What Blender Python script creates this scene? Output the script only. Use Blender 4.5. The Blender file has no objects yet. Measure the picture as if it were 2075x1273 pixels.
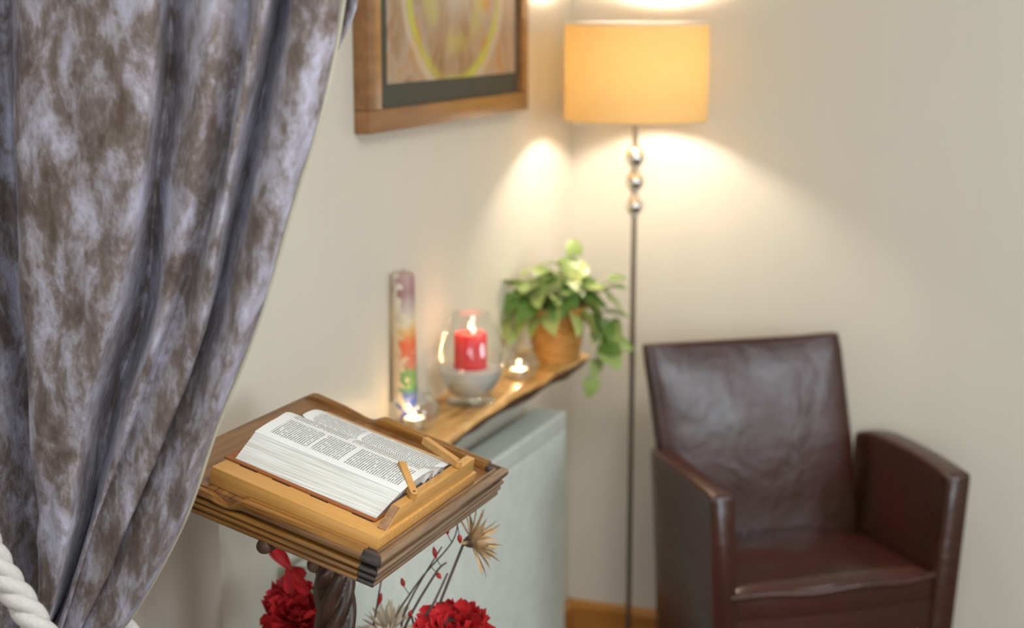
import bpy, bmesh, math, random
from math import sin, cos, pi, radians
from mathutils import Vector, Matrix, noise
random.seed(7)
S = bpy.context.scene
COL = S.collection

# ------------------------------------------------------------------ camera
cam_d = bpy.data.cameras.new('camera'); cam = bpy.data.objects.new('camera', cam_d); COL.objects.link(cam)
cam.location = (1.252, -3.567, 1.60)
cam.rotation_euler = (radians(90 - 10.75), 0, radians(21.33))
cam_d.sensor_width = 36.0; cam_d.lens = 3200.0 / 2075.0 * 36.0
cam_d.clip_start = 0.05
cam_d.dof.use_dof = True; cam_d.dof.focus_distance = 1.99; cam_d.dof.aperture_fstop = 2.9
S.camera = cam
# ------------------------------------------------------------------ world, lights, exposure
S.view_settings.view_transform = 'Standard'; S.view_settings.look = 'None'
S.view_settings.gamma = 1.0; S.view_settings.use_curve_mapping = False
S.view_settings.exposure = 0.0
w = bpy.data.worlds.new('world'); S.world = w; w.use_nodes = True
w.node_tree.nodes['Background'].inputs[0].default_value = (0.75, 0.85, 1.0, 1)
w.node_tree.nodes['Background'].inputs[1].default_value = 0.6

def area(name, loc, rot, sx, sy, power, col):
    d = bpy.data.lights.new(name, 'AREA'); d.shape = 'RECTANGLE'; d.size = sx; d.size_y = sy
    d.energy = power; d.color = col
    o = bpy.data.objects.new(name, d); COL.objects.link(o); o.location = loc
    o.rotation_euler = tuple(radians(a) for a in rot); return o
area('window_daylight', (2.2, -5.90, 1.60), (90, 0, 0), 2.3, 1.5, 44, (0.80, 0.90, 1.0))
area('side_window_daylight', (4.22, -2.55, 1.62), (90, 0, 90), 1.3, 1.3, 50, (0.84, 0.92, 1.0))
area('ceiling_panel_light', (1.5, -2.6, 2.56), (0, 0, 0), 0.9, 0.9, 40, (1.0, 0.95, 0.86))

# ------------------------------------------------------------------ object helpers
def tag(o, label=None, cat=None, group=None, kind=None):
    if label: o['label'] = label
    if cat: o['category'] = cat
    if group: o['group'] = group
    if kind: o['kind'] = kind
    return o
def thing(name, label, cat, loc=(0, 0, 0), rotz=0.0, group=None):
    o = bpy.data.objects.new(name, None); COL.objects.link(o)
    o.location = loc; o.rotation_euler = (0, 0, rotz); o.empty_display_size = 0.05
    return tag(o, label, cat, group)
def mesh(name, geo, mats, smooth=True, angle=40):
    me = bpy.data.meshes.new(name); me.from_pydata([tuple(v) for v in geo[0]], [], geo[1]); me.update()
    if not isinstance(mats, (list, tuple)): mats = [mats]
    for m in mats: me.materials.append(m)
    if smooth:
        me.polygons.foreach_set('use_smooth', [True] * len(me.polygons))
        bm = bmesh.new(); bm.from_mesh(me)
        bmesh.ops.recalc_face_normals(bm, faces=bm.faces[:])
        ca = radians(angle)
        for e in bm.edges:
            if len(e.link_faces) == 2 and e.calc_face_angle(0) > ca: e.smooth = False
        bm.to_mesh(me); bm.free()
    return me
def part(name, geo, mats, parent=None, world=False, smooth=True, angle=40, label=None, kind=None):
    if world and parent is not None:
        L = Vector(parent.location); geo = ([Vector(v) - L for v in geo[0]], geo[1])
    o = bpy.data.objects.new(name, mesh(name, geo, mats, smooth, angle)); COL.objects.link(o)
    if parent is not None: o.parent = parent
    if label: o['label'] = label
    if kind: o['kind'] = kind
    return o
def place(me, name, parent, mat4):
    o = bpy.data.objects.new(name, me); COL.objects.link(o); o.parent = parent; o.matrix_local = mat4; return o
def join(*gs):
    V, F = [], []
    for g in gs:
        n = len(V); V += list(g[0]); F += [tuple(i + n for i in f) for f in g[1]]
    return V, F
def xf(g, m): return [m @ Vector(v) for v in g[0]], g[1]
def hexa(p):      # 8 corners: bottom 4 ccw, top 4 ccw
    return [Vector(v) for v in p], [(3, 2, 1, 0), (4, 5, 6, 7), (0, 1, 5, 4), (1, 2, 6, 5), (2, 3, 7, 6), (3, 0, 4, 7)]
def box(x0, x1, y0, y1, z0, z1):
    return hexa([(x0, y0, z0), (x1, y0, z0), (x1, y1, z0), (x0, y1, z0), (x0, y0, z1), (x1, y0, z1), (x1, y1, z1), (x0, y1, z1)])
def bev(g, w, seg=2):
    bm = bmesh.new(); vs = [bm.verts.new(v) for v in g[0]]
    for f in g[1]: bm.faces.new([vs[i] for i in f])
    bmesh.ops.recalc_face_normals(bm, faces=bm.faces[:])
    es = [e for e in bm.edges if len(e.link_faces) == 2 and e.calc_face_angle(0) > 0.5]
    bmesh.ops.bevel(bm, geom=es, offset=w, segments=seg, profile=0.5, affect='EDGES')
    bm.verts.ensure_lookup_table(); bm.verts.index_update()
    r = ([v.co.copy() for v in bm.verts], [tuple(v.index for v in f.verts) for f in bm.faces]); bm.free(); return r
def lathe(prof, seg=32, c=(0, 0, 0), rfun=None, caps=True):
    V, F = [], []
    for i, (r, z) in enumerate(prof):
        for k in range(seg):
            a = 2 * pi * k / seg; rr = r if rfun is None else rfun(r, z, a)
            V.append(Vector((c[0] + rr * cos(a), c[1] + rr * sin(a), c[2] + z)))
    for i in range(len(prof) - 1):
        for k in range(seg):
            k2 = (k + 1) % seg; F.append((i * seg + k, i * seg + k2, (i + 1) * seg + k2, (i + 1) * seg + k))
    if caps:
        F.append(tuple(range(seg))[::-1]); n = (len(prof) - 1) * seg; F.append(tuple(n + k for k in range(seg)))
    return V, F
def tube(path, rad, seg=8, caps=True):
    P = [Vector(p) for p in path]; V, F = [], []
    n = len(P); up = Vector((0.13, 0.21, 0.97)).normalized(); prev = None
    for i, p in enumerate(P):
        t = (P[min(i + 1, n - 1)] - P[max(i - 1, 0)]).normalized()
        if prev is None:
            a = t.cross(up)
            if a.length < 1e-3: a = t.cross(Vector((1, 0, 0)))
            a.normalize()
        else:
            a = prev - t * prev.dot(t); a.normalize()
        prev = a; b = t.cross(a); r = rad[i] if isinstance(rad, (list, tuple)) else rad
        for k in range(seg):
            q = 2 * pi * k / seg; V.append(p + a * (r * cos(q)) + b * (r * sin(q)))
    for i in range(n - 1):
        for k in range(seg):
            k2 = (k + 1) % seg; F.append((i * seg + k, i * seg + k2, (i + 1) * seg + k2, (i + 1) * seg + k))
    if caps:
        F.append(tuple(range(seg))[::-1]); F.append(tuple((n - 1) * seg + k for k in range(seg)))
    return V, F
def catmull(pts, sub):
    out = []; n = len(pts)
    for i in range(n - 1):
        p0, p1, p2, p3 = pts[max(i - 1, 0)], pts[i], pts[i + 1], pts[min(i + 2, n - 1)]
        for s in range(sub):
            t = s / sub
            out.append(tuple(0.5 * ((2 * b) + (c - a) * t + (2 * a - 5 * b + 4 * c - d) * t * t + (3 * b - a - 3 * c + d) * t ** 3) for a, b, c, d in zip(p0, p1, p2, p3)))
    out.append(tuple(pts[-1])); return out
def grid_faces(nu, nv, closed_u=False):
    F = []
    for j in range(nv - 1):
        for i in range(nu if closed_u else nu - 1):
            i2 = (i + 1) % nu; F.append((j * nu + i, j * nu + i2, (j + 1) * nu + i2, (j + 1) * nu + i))
    return F

# ------------------------------------------------------------------ materials
def new_mat(name):
    m = bpy.data.materials.new(name); m.use_nodes = True
    nt = m.node_tree; return m, nt, nt.nodes['Principled BSDF']
def nd(nt, t, **kw):
    n = nt.nodes.new(t)
    for k, v in kw.items():
        if k.startswith('i_'): n.inputs[k[2:].replace('_', ' ')].default_value = v
        else: setattr(n, k, v)
    return n
def coords(nt, scale=(1, 1, 1), rot=(0, 0, 0), kind='Object'):
    tc = nd(nt, 'ShaderNodeTexCoord'); mp = nd(nt, 'ShaderNodeMapping')
    mp.inputs['Scale'].default_value = scale; mp.inputs['Rotation'].default_value = rot
    nt.links.new(tc.outputs[kind], mp.inputs[0]); return mp.outputs[0]
def slope_coords(nt, scale):
    tc = nd(nt, 'ShaderNodeTexCoord'); m1 = nd(nt, 'ShaderNodeMapping'); m1.inputs['Rotation'].default_value = (0, -0.2557, 0)
    m2 = nd(nt, 'ShaderNodeMapping'); m2.inputs['Scale'].default_value = scale
    nt.links.new(tc.outputs['Object'], m1.inputs[0]); nt.links.new(m1.outputs[0], m2.inputs[0]); return m2.outputs[0]
def ramp(nt, fac, stops):
    r = nd(nt, 'ShaderNodeValToRGB'); e = r.color_ramp.elements
    while len(e) > 1: e.remove(e[-1])
    e[0].position = stops[0][0]; e[0].color = (*stops[0][1], 1)
    for p, c in stops[1:]:
        x = e.new(p); x.color = (*c, 1)
    nt.links.new(fac, r.inputs[0]); return r.outputs[0]
def noise_n(nt, vec, scale, detail=3, rough=0.5, dist=0.0):
    n = nd(nt, 'ShaderNodeTexNoise'); n.inputs['Scale'].default_value = scale; n.inputs['Detail'].default_value = detail
    n.inputs['Roughness'].default_value = rough; n.inputs['Distortion'].default_value = dist
    if vec is not None: nt.links.new(vec, n.inputs['Vector'])
    return n.outputs['Fac']
def bump(nt, b, h, strength=0.3, dist=0.002):
    n = nd(nt, 'ShaderNodeBump'); n.inputs['Strength'].default_value = strength; n.inputs['Distance'].default_value = dist
    nt.links.new(h, n.inputs['Height']); nt.links.new(n.outputs[0], b.inputs['Normal']); return n
def mth(nt, op, a, b=None, c=None):
    n = nd(nt, 'ShaderNodeMath', operation=op)
    for i, v in enumerate((a, b, c)):
        if v is None: continue
        if isinstance(v, (int, float)): n.inputs[i].default_value = v
        else: nt.links.new(v, n.inputs[i])
    return n.outputs[0]
def plain(name, col, rough=0.6, metal=0.0, var=0.06, sc=30, bmp=0.0, spec=0.5, **kw):
    m, nt, b = new_mat(name)
    f = noise_n(nt, coords(nt), sc, 4)
    c = ramp(nt, f, [(0.3, tuple(x * (1 - var) for x in col)), (0.7, tuple(min(1, x * (1 + var)) for x in col))])
    nt.links.new(c, b.inputs['Base Color']); b.inputs['Roughness'].default_value = rough; b.inputs['Metallic'].default_value = metal
    b.inputs['Specular IOR Level'].default_value = spec
    for k, v in kw.items(): b.inputs[k.replace('_', ' ')].default_value = v
    if bmp: bump(nt, b, f, bmp)
    return m
def wood(name, dark, light, scale=(3, 40, 40), rough=0.35, coat=0.2, rot=(0, 0, 0), fine=1.0, stops=None, slope=False):
    m, nt, b = new_mat(name)
    v = slope_coords(nt, scale) if slope else coords(nt, scale, rot); n1 = noise_n(nt, v, 1.0, 4, 0.55, 0.25)
    v2 = slope_coords(nt, tuple(s * 4 for s in scale)) if slope else coords(nt, tuple(s * 4 for s in scale), rot); n2 = noise_n(nt, v2, 1.0, 2, 0.5)
    mx = mth(nt, 'ADD', mth(nt, 'MULTIPLY', n1, 0.75), mth(nt, 'MULTIPLY', n2, 0.25 * fine))
    c = ramp(nt, mx, stops or [(0.32, dark), (0.62, light)])
    nt.links.new(c, b.inputs['Base Color']); b.inputs['Roughness'].default_value = rough
    b.inputs['Coat Weight'].default_value = coat; b.inputs['Coat Roughness'].default_value = 0.25
    bump(nt, b, mx, 0.15, 0.001); return m
def glass_mat(name, tint=(0.97, 0.98, 0.975), rough=0.03, ior=1.45, base=0.06):
    m = bpy.data.materials.new(name); m.use_nodes = True; nt = m.node_tree; nt.nodes.clear()
    out = nd(nt, 'ShaderNodeOutputMaterial'); mix = nd(nt, 'ShaderNodeMixShader'); tr = nd(nt, 'ShaderNodeBsdfTransparent'); gl = nd(nt, 'ShaderNodeBsdfGlossy')
    lw = nd(nt, 'ShaderNodeLayerWeight'); lw.inputs['Blend'].default_value = 0.25
    nz = noise_n(nt, coords(nt), 8.0, 2)
    c = ramp(nt, nz, [(0.3, tint), (0.7, tuple(min(1, t * 1.02) for t in tint))])
    nt.links.new(c, tr.inputs[0]); gl.inputs['Roughness'].default_value = rough; gl.inputs[0].default_value = (0.9, 0.95, 0.95, 1)
    f = mth(nt, 'ADD', mth(nt, 'MULTIPLY', mth(nt, 'POWER', lw.outputs['Facing'], 1.6), 0.85), base - 0.02)
    nt.links.new(mth(nt, 'MINIMUM', f, 0.7), mix.inputs[0]); nt.links.new(tr.outputs[0], mix.inputs[1]); nt.links.new(gl.outputs[0], mix.inputs[2])
    nt.links.new(mix.outputs[0], out.inputs[0]); return m
def emis(name, col, st):
    m = bpy.data.materials.new(name); m.use_nodes = True; nt = m.node_tree; nt.nodes.clear()
    out = nd(nt, 'ShaderNodeOutputMaterial'); e = nd(nt, 'ShaderNodeEmission'); e.inputs[0].default_value = (*col, 1); e.inputs[1].default_value = st
    nt.links.new(e.outputs[0], out.inputs[0]); return m

# painted wall: cream silk paint with faint darker vertical streaks
def wall_mat(name, col, streak=0.10, rough=0.42):
    m, nt, b = new_mat(name)
    n1 = noise_n(nt, coords(nt), 3.0, 3)
    n2 = noise_n(nt, coords(nt, (14, 14, 1.4)), 1.0, 4, 0.6, 0.3)
    f = mth(nt, 'ADD', mth(nt, 'MULTIPLY', n1, 0.4), mth(nt, 'MULTIPLY', n2, 0.6))
    c = ramp(nt, f, [(0.3, tuple(x * (1 - streak) for x in col)), (0.6, col)])
    nt.links.new(c, b.inputs['Base Color']); b.inputs['Roughness'].default_value = rough
    n3 = noise_n(nt, coords(nt, (40, 40, 12)), 1.0, 3)
    bump(nt, b, n3, 0.08, 0.002); return m
M = {}
M['wall'] = wall_mat('cream silk wall paint', (0.70, 0.670, 0.580), 0.03)
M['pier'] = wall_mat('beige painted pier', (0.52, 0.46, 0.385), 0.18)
M['ceil'] = plain('white ceiling paint', (0.8, 0.79, 0.75), 0.8)
M['floor'] = plain('brown carpet', (0.16, 0.11, 0.08), 0.95, sc=300, var=0.3, bmp=0.4)
M['skirt'] = wood('varnished pine', (0.33, 0.13, 0.02), (0.50, 0.22, 0.045), (3, 3, 40), 0.3, 0.4)
M['winframe'] = plain('white gloss frame', (0.8, 0.8, 0.78), 0.3)
M['oak'] = wood('dark oak', (0.095, 0.034, 0.008), (0.36, 0.165, 0.036), (5, 130, 130), 0.24, 0.8, slope=True)
M['oakv'] = wood('dark oak front lip', (0.085, 0.045, 0.024), (0.31, 0.190, 0.108), (130, 5, 130), 0.32, 0.5, slope=True)
M['oaktop'] = wood('dark oak panel', (0.13, 0.055, 0.020), (0.29, 0.145, 0.056), (120, 5, 120), 0.42, 0.2, slope=True)
M['endgrain'] = wood('dark end grain', (0.012, 0.010, 0.012), (0.06, 0.045, 0.045), (40, 120, 120), 0.3, 0.5)
M['post'] = wood('black brown turned oak', (0.018, 0.008, 0.005), (0.095, 0.045, 0.024), (50, 50, 6), 0.42, 0.15)
M['beech'] = wood('honey beech', (0.54, 0.275, 0.072), (0.66, 0.355, 0.105), (6, 160, 160), 0.38, 0.25, fine=0.6, slope=True)
M['beechv'] = wood('honey beech bar', (0.54, 0.275, 0.072), (0.66, 0.355, 0.105), (160, 6, 160), 0.38, 0.25, fine=0.6, slope=True)
M['beechend'] = wood('beech end grain', (0.22, 0.11, 0.05), (0.38, 0.21, 0.10), (60, 60, 60), 0.5, 0.1)
M['hole'] = plain('drilled hole', (0.05, 0.025, 0.012), 0.8)
M['leathercover'] = plain('tan book cover', (0.30, 0.10, 0.03), 0.5, bmp=0.2, sc=200)
M['shadowgap'] = plain('dark brown gap shade', (0.035, 0.012, 0.01), 0.6)
M['pageback'] = plain('grey curled page', (0.55, 0.53, 0.52), 0.7)
M['frame'] = wood('walnut picture frame', (0.20, 0.085, 0.025), (0.33, 0.15, 0.05), (30, 3, 30), 0.32, 0.5)
M['mount'] = plain('dark green mount card', (0.075, 0.075, 0.055), 0.75)
M['chrome'] = plain('polished chrome', (0.72, 0.70, 0.66), 0.13, 1.0, var=0.02)
M['brushed'] = plain('brushed nickel pole', (0.30, 0.255, 0.20), 0.30, 1.0, var=0.04)
M['radiator'] = plain('pale radiator enamel', (0.70, 0.76, 0.71), 0.35)
M['rope'] = plain('white cotton rope', (0.54, 0.52, 0.51), 0.9, sc=250, bmp=0.5)
M['lining'] = plain('cream curtain lining', (0.50, 0.47, 0.38), 0.85, sc=60, bmp=0.2)
M['redwax'] = plain('red candle wax', (0.80, 0.07, 0.075), 0.65, spec=0.2, Subsurface_Weight=0.25)
M['whitewax'] = plain('white tealight wax', (0.85, 0.80, 0.72), 0.4, Subsurface_Weight=0.3)
M['foil'] = plain('tealight cup', (0.75, 0.74, 0.72), 0.3, 1.0)
M['sand'] = plain('white sand', (0.66, 0.64, 0.60), 0.9, sc=400, var=0.25, bmp=0.6)
M['glass'] = glass_mat('clear glass')
M['shaderim'] = plain('white shade rim glow', (0.88, 0.84, 0.74), 0.7)
M['wick'] = plain('black wick', (0.02, 0.015, 0.01), 0.9)
M['flame'] = emis('candle flame', (1.0, 0.66, 0.30), 12.0)
M['bulb'] = emis('lamp bulb', (1.0, 0.80, 0.55), 60.0)
M['basket'] = wood('woven rattan', (0.33, 0.135, 0.02), (0.62, 0.31, 0.07), (25, 25, 120), 0.6, 0.0)
M['soil'] = plain('dark potting soil', (0.03, 0.018, 0.01), 0.95, sc=120, bmp=0.8)
M['stem'] = plain('green vine stem', (0.20, 0.30, 0.06), 0.5)
M['twig'] = plain('grey brown twig', (0.13, 0.095, 0.09), 0.7)
M['darkleaf'] = plain('dark dried leaf', (0.035, 0.02, 0.018), 0.5)
M['red'] = plain('red silk petal', (0.62, 0.022, 0.026), 0.6, var=0.3, sc=40, Subsurface_Weight=0.1)
M['redbud'] = plain('red bud', (0.45, 0.02, 0.02), 0.4)
M['straw'] = plain('straw coloured petal', (0.50, 0.35, 0.19), 0.7, var=0.2, sc=60)
M['cream'] = plain('cream petal', (0.80, 0.70, 0.54), 0.7, var=0.12, sc=60)
M['yellow'] = plain('yellow stamen', (0.75, 0.5, 0.15), 0.6)
M['vase'] = plain('dark bronze vase', (0.05, 0.035, 0.03), 0.35)
M['legwood'] = wood('dark chair leg', (0.03, 0.014, 0.008), (0.08, 0.035, 0.018), (40, 40, 5), 0.35, 0.4)

def leather():
    m, nt, b = new_mat('oxblood leather')
    n1 = noise_n(nt, coords(nt), 5.0, 4, 0.6, 0.5)
    c = ramp(nt, n1, [(0.35, (0.044, 0.019, 0.011)), (0.64, (0.062, 0.014, 0.010))])
    nt.links.new(c, b.inputs['Base Color'])
    n2 = noise_n(nt, coords(nt), 7.0, 3, 0.5, 0.5)
    n3 = noise_n(nt, coords(nt), 260.0, 2)
    h = mth(nt, 'ADD', mth(nt, 'MULTIPLY', n2, 1.0), mth(nt, 'MULTIPLY', n3, 0.05))
    bump(nt, b, h, 0.5, 0.012)
    r = ramp(nt, n1, [(0.3, (0.22,) * 3), (0.7, (0.38,) * 3)]); nt.links.new(r, b.inputs['Roughness'])
    b.inputs['Specular IOR Level'].default_value = 0.6; return m
M['leather'] = leather()

def velvet():
    m, nt, b = new_mat('crushed velvet')
    v = coords(nt, (1.0, 1.0, 0.55))
    n1 = noise_n(nt, v, 24.0, 7, 0.66, 0.35)
    n2 = noise_n(nt, coords(nt, (1, 1, 0.6)), 110.0, 4, 0.7, 0.4)
    f = mth(nt, 'ADD', mth(nt, 'MULTIPLY', n1, 0.78), mth(nt, 'MULTIPLY', n2, 0.22))
    c = ramp(nt, f, [(0.38, (0.105, 0.076, 0.066)), (0.475, (0.180, 0.146, 0.140)), (0.55, (0.32, 0.30, 0.345)), (0.63, (0.44, 0.435, 0.55))])  # sheen and shade of the nap painted in as lavender and brown patches
    nt.links.new(c, b.inputs['Base Color']); b.inputs['Roughness'].default_value = 0.75
    b.inputs['Sheen Weight'].default_value = 0.28; b.inputs['Sheen Roughness'].default_value = 0.35
    b.inputs['Sheen Tint'].default_value = (0.75, 0.78, 1.0, 1); b.inputs['Specular IOR Level'].default_value = 0.2
    bump(nt, b, f, 0.8, 0.006); return m
M['velvet'] = velvet()

def shade_mat():
    m = bpy.data.materials.new('ochre lampshade fabric'); m.use_nodes = True; nt = m.node_tree; nt.nodes.clear()
    out = nd(nt, 'ShaderNodeOutputMaterial'); mix = nd(nt, 'ShaderNodeMixShader'); d = nd(nt, 'ShaderNodeBsdfDiffuse'); t = nd(nt, 'ShaderNodeBsdfTranslucent')
    n = noise_n(nt, coords(nt, (30, 30, 400)), 1.0, 2)
    c = ramp(nt, n, [(0.3, (0.70, 0.50, 0.24)), (0.7, (0.74, 0.54, 0.27))])
    nt.links.new(c, d.inputs[0]); c2 = ramp(nt, n, [(0.3, (0.76, 0.455, 0.115)), (0.7, (0.80, 0.485, 0.13))]); nt.links.new(c2, t.inputs[0]); mix.inputs[0].default_value = 0.088
    nt.links.new(d.outputs[0], mix.inputs[1]); nt.links.new(t.outputs[0], mix.inputs[2]); nt.links.new(mix.outputs[0], out.inputs[0]); return m
M['shade'] = shade_mat()

def page_text(name, seed, lines=64):
    m, nt, b = new_mat(name)
    uv = nd(nt, 'ShaderNodeUVMap'); sp = nd(nt, 'ShaderNodeSeparateXYZ'); nt.links.new(uv.outputs[0], sp.inputs[0])
    U, V = sp.outputs[0], sp.outputs[1]
    ln = mth(nt, 'MULTIPLY', V, lines); li = mth(nt, 'FLOOR', ln); lf = mth(nt, 'FRACT', ln)
    a = mth(nt, 'MULTIPLY', mth(nt, 'GREATER_THAN', lf, 0.22), mth(nt, 'LESS_THAN', lf, 0.72))
    def band(x, lo, hi): return mth(nt, 'MULTIPLY', mth(nt, 'GREATER_THAN', x, lo), mth(nt, 'LESS_THAN', x, hi))
    cols = mth(nt, 'ADD', band(U, 0.09, 0.475), band(U, 0.535, 0.91))
    vm = band(V, 0.07, 0.95)
    # words: noise along the line, a different row of it for every line
    cb = nd(nt, 'ShaderNodeCombineXYZ'); nt.links.new(mth(nt, 'MULTIPLY', U, 42.0), cb.inputs[0]); nt.links.new(mth(nt, 'ADD', mth(nt, 'MULTIPLY', li, 5.37), seed), cb.inputs[1])
    wn = noise_n(nt, cb.outputs[0], 1.0, 1)
    words = mth(nt, 'GREATER_THAN', wn, 0.38)
    # chapter gaps: blocks of white between passages in each column
    cb2 = nd(nt, 'ShaderNodeCombineXYZ'); nt.links.new(mth(nt, 'MULTIPLY', mth(nt, 'GREATER_THAN', U, 0.5), 9.1), cb2.inputs[0]); nt.links.new(mth(nt, 'MULTIPLY', li, 0.21), cb2.inputs[1]); cb2.inputs[2].default_value = seed
    gp = mth(nt, 'LESS_THAN', noise_n(nt, cb2.outputs[0], 1.0, 0), 0.71)
    ink = mth(nt, 'MULTIPLY', mth(nt, 'MULTIPLY', a, cols), mth(nt, 'MULTIPLY', vm, mth(nt, 'MULTIPLY', words, gp)))
    c = ramp(nt, ink, [(0.0, (0.76, 0.79, 0.80)), (1.0, (0.27, 0.28, 0.28))])
    nt.links.new(c, b.inputs['Base Color']); b.inputs['Roughness'].default_value = 0.55; b.inputs['Specular IOR Level'].default_value = 0.3
    return m
M['page_l'] = page_text('printed page', 2.3); M['page_r'] = page_text('printed page facing', 8.9)
def fore_edge():
    m, nt, b = new_mat('page edges')
    v = slope_coords(nt, (2.0, 300, 600)); n = noise_n(nt, v, 1.0, 2, 0.6)
    c = ramp(nt, n, [(0.34, (0.50, 0.50, 0.46)), (0.55, (0.70, 0.72, 0.71))])
    nt.links.new(c, b.inputs['Base Color']); b.inputs['Roughness'].default_value = 0.7; bump(nt, b, n, 0.5, 0.0006); return m
M['fore'] = fore_edge()

# ------------------------------------------------------------------ room shell
YB = 0.03; XR = 4.3; YF = -6.0; ZC = 2.62
def struct(name, geo, mat, parent=None, smooth=False):
    o = part(name, geo, mat, parent, smooth=smooth)
    if parent is None: o['kind'] = 'structure'
    return o
struct('floor', box(-0.1, XR + 0.1, YF - 0.1, YB + 0.1, -0.1, 0), M['floor'])
struct('ceiling', box(-0.1, XR + 0.1, YF - 0.1, YB + 0.1, ZC, ZC + 0.1), M['ceil'])
struct('wall_left', box(-0.1, 0, YF - 0.1, YB + 0.1, 0, ZC), M['wall'])
struct('wall_back', box(0, XR, YB, YB + 0.1, 0, ZC), M['wall'])
SY0, SY1, SZ0, SZ1 = -3.25, -1.85, 0.92, 2.32
struct('wall_right', join(box(XR, XR + 0.1, YF - 0.1, SY0, 0, ZC), box(XR, XR + 0.1, SY1, YB + 0.1, 0, ZC), box(XR, XR + 0.1, SY0, SY1, 0, SZ0), box(XR, XR + 0.1, SY0, SY1, SZ1, ZC)), M['wall'])
w2 = bpy.data.objects.new('window_2', None); COL.objects.link(w2); w2['kind'] = 'structure'; w2.location = (XR + 0.01, SY0, SZ0)
LY_ = SY1 - SY0; LZ_ = SZ1 - SZ0
part('window_frame', join(box(0, 0.05, 0, LY_, 0, 0.06), box(0, 0.05, 0, LY_, LZ_ - 0.06, LZ_), box(0, 0.05, 0, 0.06, 0.06, LZ_ - 0.06), box(0, 0.05, LY_ - 0.06, LY_, 0.06, LZ_ - 0.06), box(0, 0.05, LY_ / 2 - 0.02, LY_ / 2 + 0.02, 0.06, LZ_ - 0.06)), M['winframe'], w2, smooth=False)
part('window_pane', box(0.02, 0.026, 0.06, LY_ - 0.06, 0.06, LZ_ - 0.06), M['glass'], w2, smooth=False)
WX0, WX1, WZ0, WZ1 = 1.0, 3.4, 0.85, 2.35
struct('wall_front', join(box(0, WX0, YF - 0.1, YF, 0, ZC), box(WX1, XR, YF - 0.1, YF, 0, ZC), box(WX0, WX1, YF - 0.1, YF, 0, WZ0), box(WX0, WX1, YF - 0.1, YF, WZ1, ZC)), M['wall'])
wf = bpy.data.objects.new('window_1', None); COL.objects.link(wf); wf['kind'] = 'structure'; wf.location = (WX0, YF - 0.06, WZ0)
fw_ = 0.06; W_ = WX1 - WX0; H_ = WZ1 - WZ0
part('window_frame', join(box(0, W_, 0, 0.05, 0, fw_), box(0, W_, 0, 0.05, H_ - fw_, H_), box(0, fw_, 0, 0.05, fw_, H_ - fw_), box(W_ - fw_, W_, 0, 0.05, fw_, H_ - fw_), box(W_ / 2 - 0.025, W_ / 2 + 0.025, 0, 0.05, fw_, H_ - fw_)), M['winframe'], wf, smooth=False)
part('window_pane', box(fw_, W_ / 2 - 0.025, 0.02, 0.026, fw_, H_ - fw_), M['glass'], wf, smooth=False)
part('window_pane', box(W_ / 2 + 0.025, W_ - fw_, 0.02, 0.026, fw_, H_ - fw_), M['glass'], wf, smooth=False)
def skirting(x0, x1, axis, pos, sgn):
    pr = [(0, 0), (0.020, 0), (0.020, 0.128), (0.016, 0.137), (0.009, 0.1445), (0, 0.1445)]
    V = []
    for e in (x0, x1):
        for d, z in pr:
            V.append((e, pos + sgn * d, z) if axis == 'x' else (pos + sgn * d, e, z))
    n = len(pr); F = [tuple(range(n)), tuple(range(2 * n - 1, n - 1, -1))] + [(i, (i + 1) % n, n + (i + 1) % n, n + i) for i in range(n)]
    return V, F
struct('baseboard_back', skirting(0.0, XR, 'x', YB, -1), M['skirt'])
struct('baseboard_left', skirting(YF, YB, 'y', 0.0, 1), M['skirt'])
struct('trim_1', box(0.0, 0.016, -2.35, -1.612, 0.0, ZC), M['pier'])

# ------------------------------------------------------------------ curtain
ZR = [1.6922, 1.6151, 1.5099, 1.402, 1.2689, 1.1489, 1.0255, 0.8968, 0.8182]
KC = [([.012, .012, .012, .012, .012, .012, .012, .012, .012], .02),
 ([0.0461, 0.0429, 0.0375, 0.032, 0.0384, 0.0394, 0.0332, 0.0303, 0.0352], 0.05),
 ([0.0585, 0.0525, 0.0492, 0.0465, 0.0484, 0.0524, 0.0528, 0.0465, 0.0293], -0.02),
 ([0.1328, 0.1261, 0.1167, 0.107, 0.1044, 0.105, 0.1035, 0.094, 0.0567], 0.028),
 ([0.2195, 0.2087, 0.1961, 0.1831, 0.1617, 0.144, 0.1291, 0.1031, 0.0675], 0.034),
 ([0.2881, 0.2831, 0.2717, 0.255, 0.2171, 0.1745, 0.1513, 0.1089, 0.0742], 0.036),
 ([0.3007, 0.2952, 0.2816, 0.2619, 0.2216, 0.1764, 0.1498, 0.1038, 0.0696], 0.026),
 ([0.2867, 0.2818, 0.2687, 0.2487, 0.2091, 0.1577, 0.1264, 0.0779, 0.0429], -0.012),
 ([0.3701, 0.3642, 0.347, 0.3194, 0.279, 0.2278, 0.1741, 0.1225, 0.083], 0.03),
 ([0.3883, 0.3827, 0.364, 0.3354, 0.2838, 0.2311, 0.1717, 0.1134, 0.0661], 0.002),
 ([0.4293, 0.4246, 0.3968, 0.368, 0.3335, 0.2797, 0.2179, 0.1491, 0.096], 0.03),
 ([0.4068, 0.4014, 0.3745, 0.3442, 0.3106, 0.2611, 0.1989, 0.1175, 0.0552], -0.03),
 ([0.4576, 0.451, 0.4267, 0.3968, 0.3618, 0.3184, 0.2592, 0.1734, 0.1036], 0.018),
 ([0.4953, 0.488, 0.4628, 0.4292, 0.3832, 0.3300, 0.2791, 0.1973, 0.1201], 0.028),
 ([0.5016, 0.4955, 0.4704, 0.4314, 0.3832, 0.3280, 0.2754, 0.1936, 0.1114], 0.006)]
CY0 = -2.1
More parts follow.
